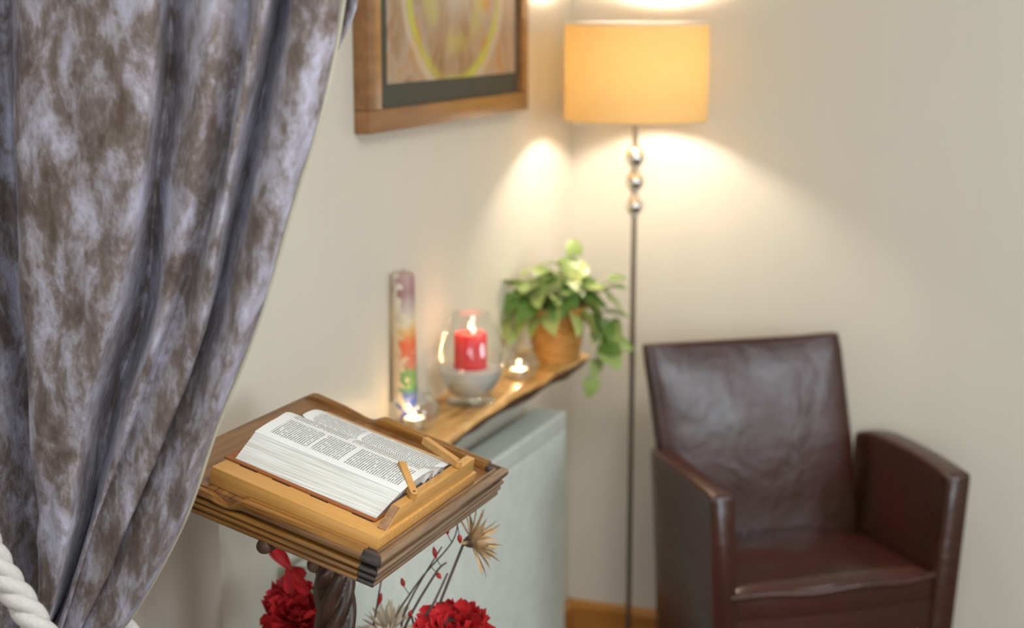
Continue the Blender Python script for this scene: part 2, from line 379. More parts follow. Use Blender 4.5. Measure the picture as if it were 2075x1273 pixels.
def curtain_rows():
    rows = []           # top to bottom: (z, [(x, y) ...])
    top = [(x[0] + (x[0] - x[1]) * 1.2 + 0.02 * i / 14, CY0 - d) for i, (x, d) in enumerate(KC)]
    rows.append((2.38, [(x * 1.03 + 0.01, CY0 + (y - CY0) * 0.9) for x, y in top]))
    rows.append((1.95, top))
    for r, z in enumerate(ZR):
        k = (1.0 if r < 6 else (0.95, 0.85, 0.55)[r - 6]); flat = (1.0, 1.0, 1.0, 0.9, 0.65, 0.4, 0.3, 0.3, 0.5)[r]
        rw = []
        for i, (x, d) in enumerate(KC):
            if 8 <= i <= 12: d = 0.018 + (d - 0.018) * flat
            if i == 7 and r > 3: d = -0.034
            rw.append((x[r], CY0 - d * 1.3 * k))
        rows.append((z, rw))
    for z, sp, dd in ((0.62, 1.25, 0.9), (0.3, 1.8, 1.0), (0.015, 2.1, 1.0)):
        rows.append((z, [(0.02 + (x[8] - 0.012) * sp, CY0 - d * dd) for x, d in KC]))
    return rows
def curtain_geo():
    rows = curtain_rows(); SU, SV = 9, 9
    cr = [catmull(r[1], SU) for r in rows]; nu = len(cr[0])
    colp = [[(rows[j][0], cr[j][i][0], cr[j][i][1]) for j in range(len(rows))] for i in range(nu)]
    cols = [catmull(c, SV) for c in colp]; nv = len(cols[0])
    V = []
    for j in range(nv):
        for i in range(nu):
            z, x, y = cols[i][j]
            t = i / (nu - 1)
            # diagonal tension creases of the broad left panel, and small crumples everywhere
            q = (x * 0.75 - z * 0.62)
            amp = 0.0045 * max(0.0, 1 - abs(t - 0.28) / 0.2)
            y += amp * (abs(noise.noise(Vector((q * 22, z * 2.0, 3.1)))) * 4 - 1)
            y += 0.0045 * noise.noise(Vector((x * 30, z * 11, 1.7))) + 0.002 * noise.noise(Vector((x * 80, z * 45, 9.7)))
            V.append(Vector((max(x, 0.006), y, z)))
    return (V, grid_faces(nu, nv)), cols, nu, nv
cgeo, ccols, cnu, cnv = curtain_geo()
cur = thing('curtain', 'crushed velvet curtain in silvery mauve, tied back left of the lectern', 'curtain', (0.2, CY0, 0))
co = part('velvet_drape', cgeo, M['velvet'], cur, world=True, angle=180)
so = co.modifiers.new('thickness', 'SOLIDIFY'); so.thickness = 0.003; so.offset = 0
# cream lining showing as a narrow rim at the leading edge, and the turned-back flap at the top
V = []
for j in range(cnv):
    z, x, y = ccols[cnu - 1][j]
    for dx, dy in ((-0.03, 0.006), (-0.006, 0.004), (0.0012 + 0.0015 * noise.noise(Vector((z * 9, 0, 4))), 0.004), (0.001, 0.010), (-0.03, 0.013)):
        V.append(Vector((x + dx, y + dy, z)))
part('curtain_lining', (V, grid_faces(5, cnv)), M['lining'], cur, world=True, label='cream lining at the leading edge')
fl = catmull([(0.53, 2.36), (0.505, 1.9), (0.490, 1.691), (0.481, 1.615), (0.467, 1.584), (0.448, 1.55), (0.425, 1.505)], 5)
V = []
for x, z in fl:
    for k in range(6):
        t = k / 5; V.append(Vector((x - 0.06 * (1 - t), -2.045 + 0.012 * sin(t * 3.0 + z * 4), z)))
fo = part('curtain_fold', (V, grid_faces(6, len(fl))), M['velvet'], cur, world=True, angle=180)
so = fo.modifiers.new('thickness', 'SOLIDIFY'); so.thickness = 0.003
part('curtain_pole', tube([(0.0, -2.1, 2.40), (1.2, -2.1, 2.40)], 0.014, 12), M['brushed'], cur, world=True)

# white three-strand rope tie-back
def rope_path():
    pts = [(0.004, -2.255, 1.15), (0.040, -2.215, 1.10), (0.075, -2.200, 1.027), (0.100, -2.196, 0.978), (0.124, -2.193, 0.944), (0.150, -2.190, 0.905), (0.178, -2.172, 0.860), (0.195, -2.12, 0.825), (0.175, -2.05, 0.82), (0.10, -2.02, 0.90), (0.035, -2.04, 1.03), (0.006, -2.09, 1.10)]
    return catmull(pts, 14)
rp = [Vector(p) for p in rope_path()]
rope = thing('rope_tieback', 'thick white twisted rope tie-back around the mauve velvet curtain', 'tie-back', (0.1, -2.19, 0.95))
dist = 0.0; acc = [0.0]
for i in range(1, len(rp)): dist += (rp[i] - rp[i - 1]).length; acc.append(dist)
for k in range(3):
    path = []
    for i, p in enumerate(rp):
        t = (rp[min(i + 1, len(rp) - 1)] - rp[max(i - 1, 0)]).normalized()
        a = t.cross(Vector((0, 1, 0.2))).normalized(); b = t.cross(a)
        q = -acc[i] / 0.078 * 2 * pi + k * 2 * pi / 3
        path.append(p + a * (0.0088 * cos(q)) + b * (0.0088 * sin(q)))
    # resample denser for roundness
    dense = catmull([tuple(v) for v in path], 3)
    part('rope_strand', tube(dense, 0.0096, 10), M['rope'], rope, world=True)

# ------------------------------------------------------------------ lectern
A0 = Vector((0.4472, -1.9341, 0.9561)); TL = 0.2557; LW = 0.42; LU = 0.337
EX = Vector((-cos(TL), 0, sin(TL))); EN = Vector((sin(TL), 0, cos(TL))); EY = Vector((0, 1, 0))
def WU(u, v, n): return A0 + EX * u + EY * v + EN * n
PX, PY = 0.276, -1.737
lec = thing('lectern', 'dark oak lectern with ribbed edges and barley-twist post', 'lectern', (PX, PY, 0))
part('tray_panel', ([WU(p[0], p[1], p[2] + 0.0215 * p[0] if p[2] > -0.03 else p[2]) for p in box(0.008, 0.335, 0.012, LW - 0.012, -0.034, -0.0128)[0]], box(0, 1, 0, 1, 0, 1)[1]), M['oaktop'], lec, world=True, smooth=False)
def arc(cx, cy, r, a0, a1, n): return [(cx + r * cos(radians(a0 + (a1 - a0) * i / n)), cy + r * sin(radians(a0 + (a1 - a0) * i / n))) for i in range(n + 1)]
# profile (w inward from the outer face, n): bottom outer -> top -> inner; ribs stack outside
def rib_profile():
    p = [(0.020, -0.048), (0.0135, -0.048)]
    for cx_, cz_ in ((0.0105, -0.0430), (0.0085, -0.0340), (0.0068, -0.0248)):
        p += arc(cx_, cz_, 0.0040, 250, 110, 7); p += [(cx_ + 0.0046, cz_ + 0.0044)]
    p += arc(0.0078, -0.0098, 0.0078, 235, 70, 12)
    p += [(0.0122, -0.0030), (0.0138, -0.0058), (0.0152, -0.0058), (0.0166, -0.0030), (0.0190, -0.0030), (0.0200, -0.0042), (0.0200, -0.017)]
    return p
RP = rib_profile()
def side_rail(sign):
    us = [0.0285, 0.08, 0.14, 0.185, 0.196, 0.202, 0.207, 0.212, 0.217, 0.223, 0.229, 0.236, 0.245, 0.27, 0.30, 0.318, 0.326, 0.332, 0.3355, 0.337]
    def top(u):
        if sign < 0:
            if u < 0.20: return 0.002 + 0.008 * (u / 0.20)
            if u < 0.226: t = (u - 0.20) / 0.026; return 0.010 - 0.013 * (1 - cos(pi * t)) / 2
            if u < 0.27: t = (u - 0.226) / 0.044; return -0.003 + 0.006 * (1 - cos(pi * t)) / 2
            if u < 0.318: return 0.003 + 0.003 * (u - 0.27) / 0.048
            return 0.006 - 0.013 * ((u - 0.318) / 0.019) ** 2
        if u < 0.196: return 0.002
        if u < 0.223: t = (u - 0.196) / 0.027; return 0.002 - 0.0165 * (1 - cos(pi * t)) / 2
        if u < 0.25: t = (u - 0.223) / 0.027; return -0.0145 + 0.0075 * (1 - cos(pi * t)) / 2
        if u < 0.318: return -0.007
        return -0.007 - 0.011 * ((u - 0.318) / 0.019) ** 2
    V = []
    for u in us:
        tp = top(u)
        for wv, n in RP:
            n2 = n
            if n > -0.024:      # squash the upper roll under the local top height
                s = (tp + 0.024) / 0.024; n2 = -0.024 + (n + 0.024) * s
            vv = wv if sign > 0 else LW - wv
            V.append(WU(u, vv, n2))
    n = len(RP); F = []
    for j in range(len(us) - 1):
        for i in range(n): i2 = (i + 1) % n; F.append((j * n + i, j * n + i2, (j + 1) * n + i2, (j + 1) * n + i))
    F.append(tuple(range(n))[::-1]); F.append(tuple((len(us) - 1) * n + i for i in range(n)))
    return V, F
part('side_rail', side_rail(1), M['oak'], lec, world=True, angle=50)
part('side_rail', side_rail(-1), M['oak'], lec, world=True, angle=50)
def front_lip():
    V = []
    vs = [0.0015, 0.0, 0.0, LW, LW, LW - 0.0015]
    n = len(RP); vs = [0.0, LW]
    for vv in vs:
        for wv, nn in RP:
            V.append(WU(wv * 0.86, wv if vv < 0.1 else LW - wv, nn))
    F = [(i, (i + 1) % n, n + (i + 1) % n, n + i) for i in range(n)]
    return V, F
g = front_lip(); part('front_lip', g, M['oakv'], lec, world=True, angle=50)
def corner_block(v0, sgn):
    # ribs facing outwards in v, following RP as seen on the side rails
    V = []; n = len(RP)
    for u in (0.0008, 0.0295):
        for wv, nn in RP:
            V.append(WU(u if u > 0.01 else wv * 0.86, v0 + sgn * wv, nn))
    F = [(i, (i + 1) % n, n + (i + 1) % n, n + i) for i in range(n)] + [tuple(range(n))[::-1], tuple(range(n, 2 * n))]
    return V, F
part('corner_block', corner_block(0.0, 1), M['endgrain'], lec, world=True, angle=50, label='near dark end-grain corner')
part('corner_block', corner_block(LW, -1), M['endgrain'], lec, world=True, angle=50, label='far dark end-grain corner')
# cleats under the tray
for uu, v0_ in ((0.162, 0.004), (0.092, 0.010)):
    V = []; NC = 14
    for vv, rr in ((v0_, 0.004), (v0_ + 0.002, 0.0085), (v0_ + 0.007, 0.0105), (v0_ + 0.33, 0.0105), (v0_ + 0.335, 0.004)):
        for k in range(NC): V.append(WU(uu + rr * cos(2 * pi * k / NC), vv, -0.0525 + rr * sin(2 * pi * k / NC)))
    F = grid_faces(NC, 5, True) + [tuple(range(NC))[::-1], tuple(4 * NC + k for k in range(NC))]
    part('cleat', (V, F), M['post'], lec, world=True)
# neck collar, twisted post, foot
part('neck', lathe([(0.030, 0.0), (0.030, 0.006), (0.024, 0.012), (0.0235, 0.052), (0.034, 0.058), (0.034, 0.068)], 32, (PX, PY, 0.872)), M['post'], lec, world=True)
def twist(z0, z1, r0, amp, lobes, pitch):
    V = []; seg = 64; ns = 150
    for j in range(ns + 1):
        t = j / ns; z = z0 + (z1 - z0) * t
        e = min(1.0, min(t, 1 - t) * ns / 5.0)
        for k in range(seg):
            a = 2 * pi * k / seg
            q = abs(sin(lobes / 2 * (a + 2 * pi * z / pitch)))
            r = (r0 - amp) + amp * (q ** 0.55) * e + (1 - e) * (-0.004)
            V.append(Vector((PX + r * cos(a), PY + r * sin(a), z)))
    F = grid_faces(seg, ns + 1, True); F.append(tuple(range(seg))[::-1]); F.append(tuple(ns * seg + k for k in range(seg)))
    return V, F
part('twisted_post', twist(0.16, 0.876, 0.0295, 0.0125, 5, -0.25), M['post'], lec, world=True, angle=80)
part('post_base', lathe([(0.05, 0.05), (0.055, 0.07), (0.05, 0.10), (0.035, 0.13), (0.032, 0.16)], 32, (PX, PY, 0)), M['post'], lec, world=True)
for k in range(4):
    a = pi / 4 + k * pi / 2
    foot = [(0.02, 0.045, 0.09), (0.07, 0.04, 0.075), (0.13, 0.02, 0.045), (0.185, 0.0, 0.026)]
    V = []
    for r, z0, z1 in foot:
        for s, z in ((-1, z0), (1, z0), (1, z1), (-1, z1)):
            V.append(Vector((PX + r * cos(a) - s * 0.016 * sin(a), PY + r * sin(a) + s * 0.016 * cos(a), z)))
    F = [(0, 1, 2, 3), (15, 14, 13, 12)] + [(j * 4 + i, (j + 1) * 4 + i, (j + 1) * 4 + (i + 1) % 4, j * 4 + (i + 1) % 4) for j in range(3) for i in range(4)]
    part('foot', bev((V, F), 0.004), M['post'], lec, world=True)

# ------------------------------------------------------------------ book stand on the lectern
stand = thing('book_stand', 'honey beech book stand with two page-holding pegs lying in the lectern tray', 'book stand', tuple(WU(0.14, 0.19, -0.0165)))
def WT(u, v, n): return WU(u, v, n + 0.0215 * u)      # the stand follows the slope of the tray panel
def ubox(u0, u1, v0, v1, n0, n1, W=WT): return [W(*p) for p in box(u0, u1, v0, v1, n0, n1)[0]], box(0, 1, 0, 1, 0, 1)[1]
part('base_board', bev(ubox(0.0180, 0.262, 0.0225, 0.330, -0.0126, 0.0110), 0.0012), M['beech'], stand, world=True)
def bar_geo():
    u0, u1 = 0.0215, 0.0345; n0, n1 = 0.0112, 0.0345
    P = [(u0, 0.046, n0), (u1, 0.046, n0), (u1, 0.324, n0), (u0, 0.324, n0), (u0, 0.078, n1), (u1, 0.078, n1), (u1, 0.318, n1), (u0, 0.318, n1)]
    return [WU(*p) for p in P], box(0, 1, 0, 1, 0, 1)[1]
part('ledge_bar', bev(bar_geo(), 0.001), M['beechv'], stand, world=True)
def bar_end():
    e = 0.0008; P = []
    for k in (0.0, 1.0):
        for u, v, n in ((0.0222, 0.0470, 0.0119), (0.0338, 0.0470, 0.0119), (0.0338, 0.0770, 0.0338), (0.0222, 0.0770, 0.0338)):
            P.append(WT(u, v, n) + (EN * 0.0006 - EY * 0.0006) * (1 - k) - (EN * 0.0008 - EY * 0.0008) * k)
    return P, [(0, 1, 2, 3), (7, 6, 5, 4), (0, 4, 5, 1), (1, 5, 6, 2), (2, 6, 7, 3), (3, 7, 4, 0)]
part('bar_end', bar_end(), M['beechend'], stand, world=True, smooth=False, label='darker bevelled end of the bar')
def pin(bu, bv, bn, tu, tv, tn, wd=0.0105, th=0.010):
    b = WU(bu, bv, bn); t = WU(tu, tv, tn); d = (t - b); L = d.length; d.normalize()
    side = EN.cross(d).normalized(); up = d.cross(side)
    if up.dot(EN) < 0: up = -up; side = -side
    V = []; ring = [(L, -wd / 2), (L, wd / 2)] + [(wd / 2 * -cos(q), wd / 2 * sin(q)) for q in [pi / 2 - pi * i / 8 for i in range(9)]]
    for h in (0, th):
        for a, s in ring: V.append(b + d * a + side * s + up * (h))
    n = len(ring); F = [tuple(range(n)), tuple(range(2 * n - 1, n - 1, -1))] + [(i, (i + 1) % n, n + (i + 1) % n, n + i) for i in range(n)]
    peg = part('peg', bev((V, F), 0.0007, 1), M['beech'], stand, world=True)
    c = b + up * (th + 0.0002); HV = [c + up * 0.0001] + [c + d * (0.0016 * cos(q)) + side * (0.0016 * sin(q)) + up * 0.0002 for q in [2 * pi * i / 12 for i in range(12)]]
    o = part('screw_hole', ([v - Vector(stand.location) for v in HV] , [(0, i + 1, (i + 1) % 12 + 1) for i in range(12)]), M['hole'], peg, smooth=False)
pin(0.0245, 0.117, 0.0353, 0.068, 0.164, 0.0480)
pin(0.0255, 0.264, 0.0353, 0.093, 0.299, 0.0355)

# ------------------------------------------------------------------ open book
book = thing('open_bible', 'thick open book with tan cover, two-column printed pages facing the ledge bar', 'book', tuple(WU(0.16, 0.2, 0.0082)))
B0, B1 = 0.0520, 0.2690
def WB(u, v, n): return WT(u - 0.008 - 0.30 * (n - 0.0112), v - 0.021, n + 0.0029)
part('cover', bev(ubox(B0 - 0.002, B1 + 0.004, 0.078, 0.338, 0.0082, 0.0112, WB), 0.0008), M['leathercover'], book, world=True)
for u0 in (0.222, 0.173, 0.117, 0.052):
    part('gap_shade_slab', ubox(u0, u0 + (0.026 if u0 > 0.1 else 0.03), 0.0765, 0.12, 0.0081, 0.0090, WB), M['shadowgap'], book, world=True, smooth=False)  # dark slabs stand in for the shade in gaps under the cover
LEFT = [(0.085, 0.0112), (0.094, 0.0170), (0.106, 0.0250), (0.1215, 0.0350), (0.126, 0.0375)]
LTOP = catmull([(0.126, 0.0375), (0.150, 0.0435), (0.178, 0.0465), (0.205, 0.0450), (0.226, 0.0385), (0.2395, 0.0290), (0.2450, 0.0215)], 4)
RTOP = catmull([(0.2450, 0.0215), (0.2490, 0.0270), (0.262, 0.0305), (0.285, 0.0295), (0.310, 0.0220), (0.3345, 0.0118)], 4)
def head(v, n):      # the heads of the leaves do not line up perfectly
    return B1 - 0.004 * max(0, (v - 0.126) / 0.12) + 0.0045 * max(0, 1 - abs(v - 0.205) / 0.03) - (0.006 if 0.226 < v < 0.252 else 0.0) - 0.008 * max(0, (0.126 - v) / 0.04)
def block(poly, name, mat):
    n = len(poly); V = []; NU = 14
    for j in range(NU + 1):
        for v, nn in poly:
            u = B0 + 0.001 + (head(v, nn) - B0 - 0.001) * j / NU
            V.append(WB(u, v, nn))
    F = []
    for j in range(NU):
        for i in range(n): i2 = (i + 1) % n; F.append((j * n + i, j * n + i2, (j + 1) * n + i2, (j + 1) * n + i))
    F.append(tuple(range(n))[::-1]); F.append(tuple(NU * n + i for i in range(n)))
    return part(name, (V, F), mat, book, world=True, angle=35)
block(LEFT + LTOP[1:] + [(0.2448, 0.0112)], 'page_block', M['fore'])
block([(0.2452, 0.0112)] + RTOP[:-1] + [(0.3340, 0.0113)], 'page_block', M['fore'])
def leafpage(name, curve, mat, flip, lift=0.0004):
    # a printed leaf just above the block with its own UV
    n = len(curve); NU = 24; V = []; uvs = []
    ln = [0.0]
    for i in range(1, n): ln.append(ln[-1] + math.dist(curve[i], curve[i - 1]))
    for j in range(NU + 1):
        for i, (v, nn) in enumerate(curve):
            tt = ln[i] / ln[-1]
            u = B0 + 0.0005 + (head(v, nn) + 0.0005 - B0) * j / NU
            curl = 0.0
            V.append(WB(u, v, nn + lift + curl)); uvs.append((tt, 1 - j / NU))
    F = grid_faces(n, NU + 1)
    o = part(name, (V, F), mat, book, world=True, angle=180)
    uvl = o.data.uv_layers.new(name='UVMap')
    for li, lp in enumerate(o.data.loops): uvl.data[li].uv = uvs[lp.vertex_index]
    return o
leafpage('printed_page', [(0.1252, 0.0372)] + LTOP, M['page_l'], False)
leafpage('printed_page', RTOP[:-1] + [(0.3352, 0.0116)], M['page_r'], False)
# curled page corners standing against the ledge bar at the gutter
for k, (v0, h, r) in enumerate(((0.196, 0.014, 0.010), (0.226, 0.012, 0.013), (0.236, 0.010, 0.010))):
    V = []
    for j in range(9):
        q = pi * j / 8
        for i in range(5):
            t = i / 4
            V.append(WB(0.0480 + 0.022 * t, v0 + r * (1 - cos(q)) * (1 - 0.35 * t), 0.0300 + 0.010 * (0 if k else 1) * 0 + h * sin(q) * (1 - 0.75 * t)))
    o = part('curled_page', (V, grid_faces(5, 9)), M['pageback'], book, world=True, angle=180)

# ------------------------------------------------------------------ radiator
rad = thing('radiator', 'pale panel radiator with fine vertical ribs under the wooden shelf', 'radiator', (0.05, -0.9, 0.12))
RY0, RY1, RZ0, RZ1 = -1.42, -0.283, 0.12, 0.715
def rad_panel():
    n = 110; V = []; ys = []
    for i in range(n * 2 + 1):
        y = RY0 + (RY1 - RY0) * i / (2 * n); x = 0.100 - (0.0014 if i % 2 else 0.0); ys.append((y, x))
    zs = [(RZ0, -0.012), (RZ0 + 0.012, 0), (RZ1 - 0.05, 0), (RZ1 - 0.044, -0.003), (RZ1 - 0.036, 0), (RZ1 - 0.006, 0), (RZ1, -0.006)]
    for z, dx in zs:
        for y, x in ys:
            flat = z > RZ1 - 0.048
            V.append(Vector(((0.100 if flat else x) + dx, y, z)))
    return V, grid_faces(len(ys), len(zs))
part('front_panel', rad_panel(), M['radiator'], rad, world=True, smooth=False)
part('end_cap', bev(box(0.022, 0.0995, RY1 - 0.002, RY1 + 0.002, RZ0, RZ1), 0.001), M['radiator'], rad, world=True)
part('end_cap', bev(box(0.022, 0.0995, RY0 - 0.002, RY0 + 0.002, RZ0, RZ1), 0.001), M['radiator'], rad, world=True)
for k in range(40):
    y = RY0 + 0.02 + (RY1 - RY0 - 0.04) * k / 39
    if k == 0: slat = mesh('grille_bar', box(0.030, 0.094, -0.004, 0.004, RZ1 - 0.122 - 0.006, RZ1 - 0.12), M['radiator'], False)
    place(slat, 'grille_bar', rad, Matrix.Translation((-0.05, y + 0.9, 0)))
part('back_panel', box(0.022, 0.034, RY0, RY1, RZ0, RZ1 - 0.004), M['radiator'], rad, world=True, smooth=False)
for y in (-1.25, -0.45): part('wall_bracket', box(0.0012, 0.024, y - 0.02, y + 0.02, 0.25, 0.6), M['radiator'], rad, world=True, smooth=False)

# ------------------------------------------------------------------ live-edge shelf
def shelf_wood():
    m, nt, b = new_mat('live edge yew')
    v = coords(nt, (22, 2.2, 22)); n1 = noise_n(nt, v, 1.0, 5, 0.6, 1.6)
    n2 = noise_n(nt, coords(nt, (1, 0.5, 1)), 14.0, 4, 0.6, 1.0)
    f = mth(nt, 'ADD', mth(nt, 'MULTIPLY', n1, 0.6), mth(nt, 'MULTIPLY', n2, 0.4))
    c = ramp(nt, f, [(0.33, (0.13, 0.055, 0.014)), (0.43, (0.40, 0.19, 0.045)), (0.51, (0.62, 0.35, 0.10)), (0.64, (0.76, 0.50, 0.20))])
    nt.links.new(c, b.inputs['Base Color']); b.inputs['Roughness'].default_value = 0.4; b.inputs['Coat Weight'].default_value = 0.15
    bump(nt, b, f, 0.3, 0.003); return m
M['yew'] = shelf_wood()
M['bark'] = wood('dark live edge', (0.045, 0.018, 0.006), (0.24, 0.105, 0.03), (30, 5, 30), 0.65, 0.0)
SZ = 0.85
FX = [(-1.20, 0.152), (-1.032, 0.150), (-0.95, 0.142), (-0.864, 0.136), (-0.78, 0.138), (-0.695, 0.133), (-0.62, 0.139), (-0.55, 0.146), (-0.48, 0.141), (-0.425, 0.142), (-0.36, 0.150), (-0.30, 0.151), (-0.262, 0.149)]
fx = catmull(FX, 5)
def shelf_geo():
    V = []; n = len(fx)
    for i, (y, x) in enumerate(fx):
        wv = noise.noise(Vector((y * 14, 0, 2.0))); w2 = noise.noise(Vector((y * 30, 5, 2.0)))
        xb = x - 0.030 + 0.012 * wv
        row = [(0.0, SZ), (x * 0.5, SZ), (x - 0.022 + 0.004 * w2, SZ), (x - 0.004, SZ - 0.003), (x + 0.002 * w2, SZ - 0.009), (x - 0.006 + 0.006 * wv, SZ - 0.022), (xb + 0.008 * w2, SZ - 0.038), (xb - 0.008, SZ - 0.048), (0.0, SZ - 0.048)]
        V += [Vector((a, y, z)) for a, z in row]
    k = 9; F = []
    for j in range(n - 1):
        for i in range(k): i2 = (i + 1) % k; F.append((j * k + i, j * k + i2, (j + 1) * k + i2, (j + 1) * k + i))
    F.append(tuple(range(k))[::-1]); F.append(tuple((n - 1) * k + i for i in range(k)))
    return V, F
shelf = thing('wooden_shelf', 'live-edge honey coloured wooden shelf on the wall above the radiator', 'shelf', (0.0, -0.9, SZ - 0.048))
sg = shelf_geo(); so_ = part('shelf_board', sg, [M['yew'], M['bark']], shelf, world=True, angle=50)
for p in so_.data.polygons:
    c = p.center
    if p.normal.z < 0.35 : p.material_index = 1

# ------------------------------------------------------------------ picture
def art():
    m, nt, b = new_mat('abstract painting')
    tc = nd(nt, 'ShaderNodeTexCoord'); sp = nd(nt, 'ShaderNodeSeparateXYZ'); nt.links.new(tc.outputs['Object'], sp.inputs[0])
    n0 = noise_n(nt, coords(nt, (1, 5, 3)), 1.6, 4, 0.6, 1.2)
    base = ramp(nt, n0, [(0.30, (0.21, 0.11, 0.045)), (0.45, (0.35, 0.22, 0.12)), (0.56, (0.42, 0.33, 0.25)), (0.66, (0.50, 0.22, 0.045))])
    # swirling rings of lime and white round the middle
    y = sp.outputs[1]; z = sp.outputs[2]
    nz = noise_n(nt, coords(nt, (1, 4, 4)), 1.5, 3)
    r = mth(nt, 'SQRT', mth(nt, 'ADD', mth(nt, 'POWER', mth(nt, 'SUBTRACT', y, 0.02), 2.0), mth(nt, 'POWER', mth(nt, 'MULTIPLY', mth(nt, 'SUBTRACT', z, 0.27), 1.15), 2.0)))
    r2 = mth(nt, 'ADD', r, mth(nt, 'MULTIPLY', mth(nt, 'SUBTRACT', nz, 0.5), 0.05))
    def ring(rad, wd): return mth(nt, 'MAXIMUM', mth(nt, 'SUBTRACT', 1.0, mth(nt, 'DIVIDE', mth(nt, 'ABSOLUTE', mth(nt, 'SUBTRACT', r2, rad)), wd)), 0.0)
    def mixc(f, c1, col):
        x = nd(nt, 'ShaderNodeMix', data_type='RGBA'); nt.links.new(f, x.inputs['Factor']); nt.links.new(c1, x.inputs['A']); x.inputs['B'].default_value = (*col, 1); return x.outputs['Result']
    c = mixc(mth(nt, 'MULTIPLY', ring(0.245, 0.018), 0.7), base, (0.66, 0.58, 0.46))
    vm = mth(nt, 'MULTIPLY', mth(nt, 'MAXIMUM', mth(nt, 'SUBTRACT', noise_n(nt, coords(nt, (1, 6, 6)), 1.3, 2), 0.32), 0.0), 4.0)
    c = mixc(mth(nt, 'MINIMUM', mth(nt, 'MULTIPLY', ring(0.222, 0.020), vm), 0.95), c, (0.55, 0.56, 0.05))
    c = mixc(mth(nt, 'MINIMUM', mth(nt, 'MULTIPLY', ring(0.125, 0.045), vm), 0.85), c, (0.58, 0.57, 0.08))
    c = mixc(mth(nt, 'MULTIPLY', ring(0.03, 0.06), 0.6), c, (0.55, 0.50, 0.42))
    nt.links.new(c, b.inputs['Base Color']); b.inputs['Roughness'].default_value = 0.4; return m
M['art'] = art()
PY0, PY1, PZ0, PZ1 = -1.112, -0.338, 1.396, 2.15
pic = thing('framed_picture', 'abstract picture in a wide brown wooden frame on the left wall', 'picture', (0.0, (PY0 + PY1) / 2, PZ0))
FWd = 0.052
def member(y0, y1, z0, z1, mat=M['frame']):
    return bev(box(0.0, 0.030, y0, y1, z0, z1), 0.002)
part('frame_side', member(PY0, PY1, PZ0, PZ0 + 0.040), M['frame'], pic, world=True)
part('frame_side', member(PY0, PY1, PZ1 - 0.040, PZ1), M['frame'], pic, world=True)
part('frame_side', member(PY0, PY0 + FWd, PZ0 + 0.0405, PZ1 - 0.0405), M['frame'], pic, world=True)
part('frame_side', member(PY1 - 0.036, PY1, PZ0 + 0.0405, PZ1 - 0.0405), M['frame'], pic, world=True)
part('mount', box(0.004, 0.016, PY0 + 0.05, PY1 - 0.034, PZ0 + 0.038, PZ1 - 0.038), M['mount'], pic, world=True, smooth=False)
ap = part('painting', box(0.0165, 0.0185, PY0 + 0.098, PY1 - 0.052, PZ0 + 0.082, PZ1 - 0.085), M['art'], pic, world=True, smooth=False)

# ------------------------------------------------------------------ floor lamp
LX, LY = 0.226, -0.186
lamp = thing('floor_lamp', 'tall chrome floor lamp with stacked balls and glowing ochre drum shade', 'lamp', (LX, LY, 0))
part('lamp_base', lathe([(0.125, 0.0), (0.128, 0.006), (0.125, 0.013), (0.02, 0.022), (0.012, 0.04)], 48), M['chrome'], lamp)
part('pole', lathe([(0.0062, 0.03), (0.0062, 1.44)], 16), M['brushed'], lamp)
for zc, r in ((1.178, 0.0205), (1.233, 0.0215), (1.286, 0.0225)):
    pr = [(0.008, -r - 0.006), (0.011, -r - 0.002)] + [(r * cos(radians(q)) if abs(q) < 90 else 0.008, r * sin(radians(q))) for q in range(-65, 66, 10)] + [(0.011, r + 0.002), (0.008, r + 0.006)]
    part('chrome_ball', lathe([(a, zc + b) for a, b in pr], 32), M['chrome'], lamp)
SH0, SH1, SR = 1.369, 1.580, 0.1585
def ring_surface(r, z0, z1, seg=96):
    V = [];
    for j in range(5):
        for k in range(seg):
            a = 2 * pi * k / seg; V.append(Vector((r * cos(a), r * sin(a), z0 + (z1 - z0) * j / 4)))
    return V, grid_faces(seg, 5, True)
sh = part('lamp_shade', ring_surface(SR, SH0, SH1), M['shade'], lamp, angle=180)
def torus(R, r, z, seg=64, s2=8):
    V = []
    for k in range(seg):
        a = 2 * pi * k / seg
        for i in range(s2):
            q = 2 * pi * i / s2; V.append(Vector(((R + r * cos(q)) * cos(a), (R + r * cos(q)) * sin(a), z + r * sin(q))))
    F = [(k * s2 + i, ((k + 1) % seg) * s2 + i, ((k + 1) % seg) * s2 + (i + 1) % s2, k * s2 + (i + 1) % s2) for k in range(seg) for i in range(s2)]
    return V, F
part('shade_ring', torus(SR, 0.0016, SH0), M['chrome'], lamp)
part('shade_ring', torus(SR, 0.0022, SH1), M['shaderim'], lamp)  # white ring imitates the bright lit interior seen past the top rim
for k in range(3):
    a = 2 * pi * k / 3 + 0.4
    part('shade_spoke', tube([(0.012 * cos(a), 0.012 * sin(a), 1.44), (SR * cos(a), SR * sin(a), 1.44 + 0.0)], 0.0012, 6), M['chrome'], lamp)
part('lamp_holder', lathe([(0.014, 1.42), (0.016, 1.425), (0.016, 1.452), (0.012, 1.458)], 20), M['chrome'], lamp)
part('light_bulb', lathe([(0.010, 1.458), (0.014, 1.468), (0.024, 1.485), (0.029, 1.505), (0.026, 1.522), (0.014, 1.534), (0.002, 1.537)], 20), M['bulb'], lamp)
pl = bpy.data.lights.new('lamp_bulb_light', 'POINT'); pl.energy = 41; pl.color = (1.0, 0.87, 0.745); pl.shadow_soft_size = 0.034
plo = bpy.data.objects.new('lamp_bulb_light', pl); COL.objects.link(plo); plo.parent = lamp; plo.location = (0, 0, 1.478 + 0.02)

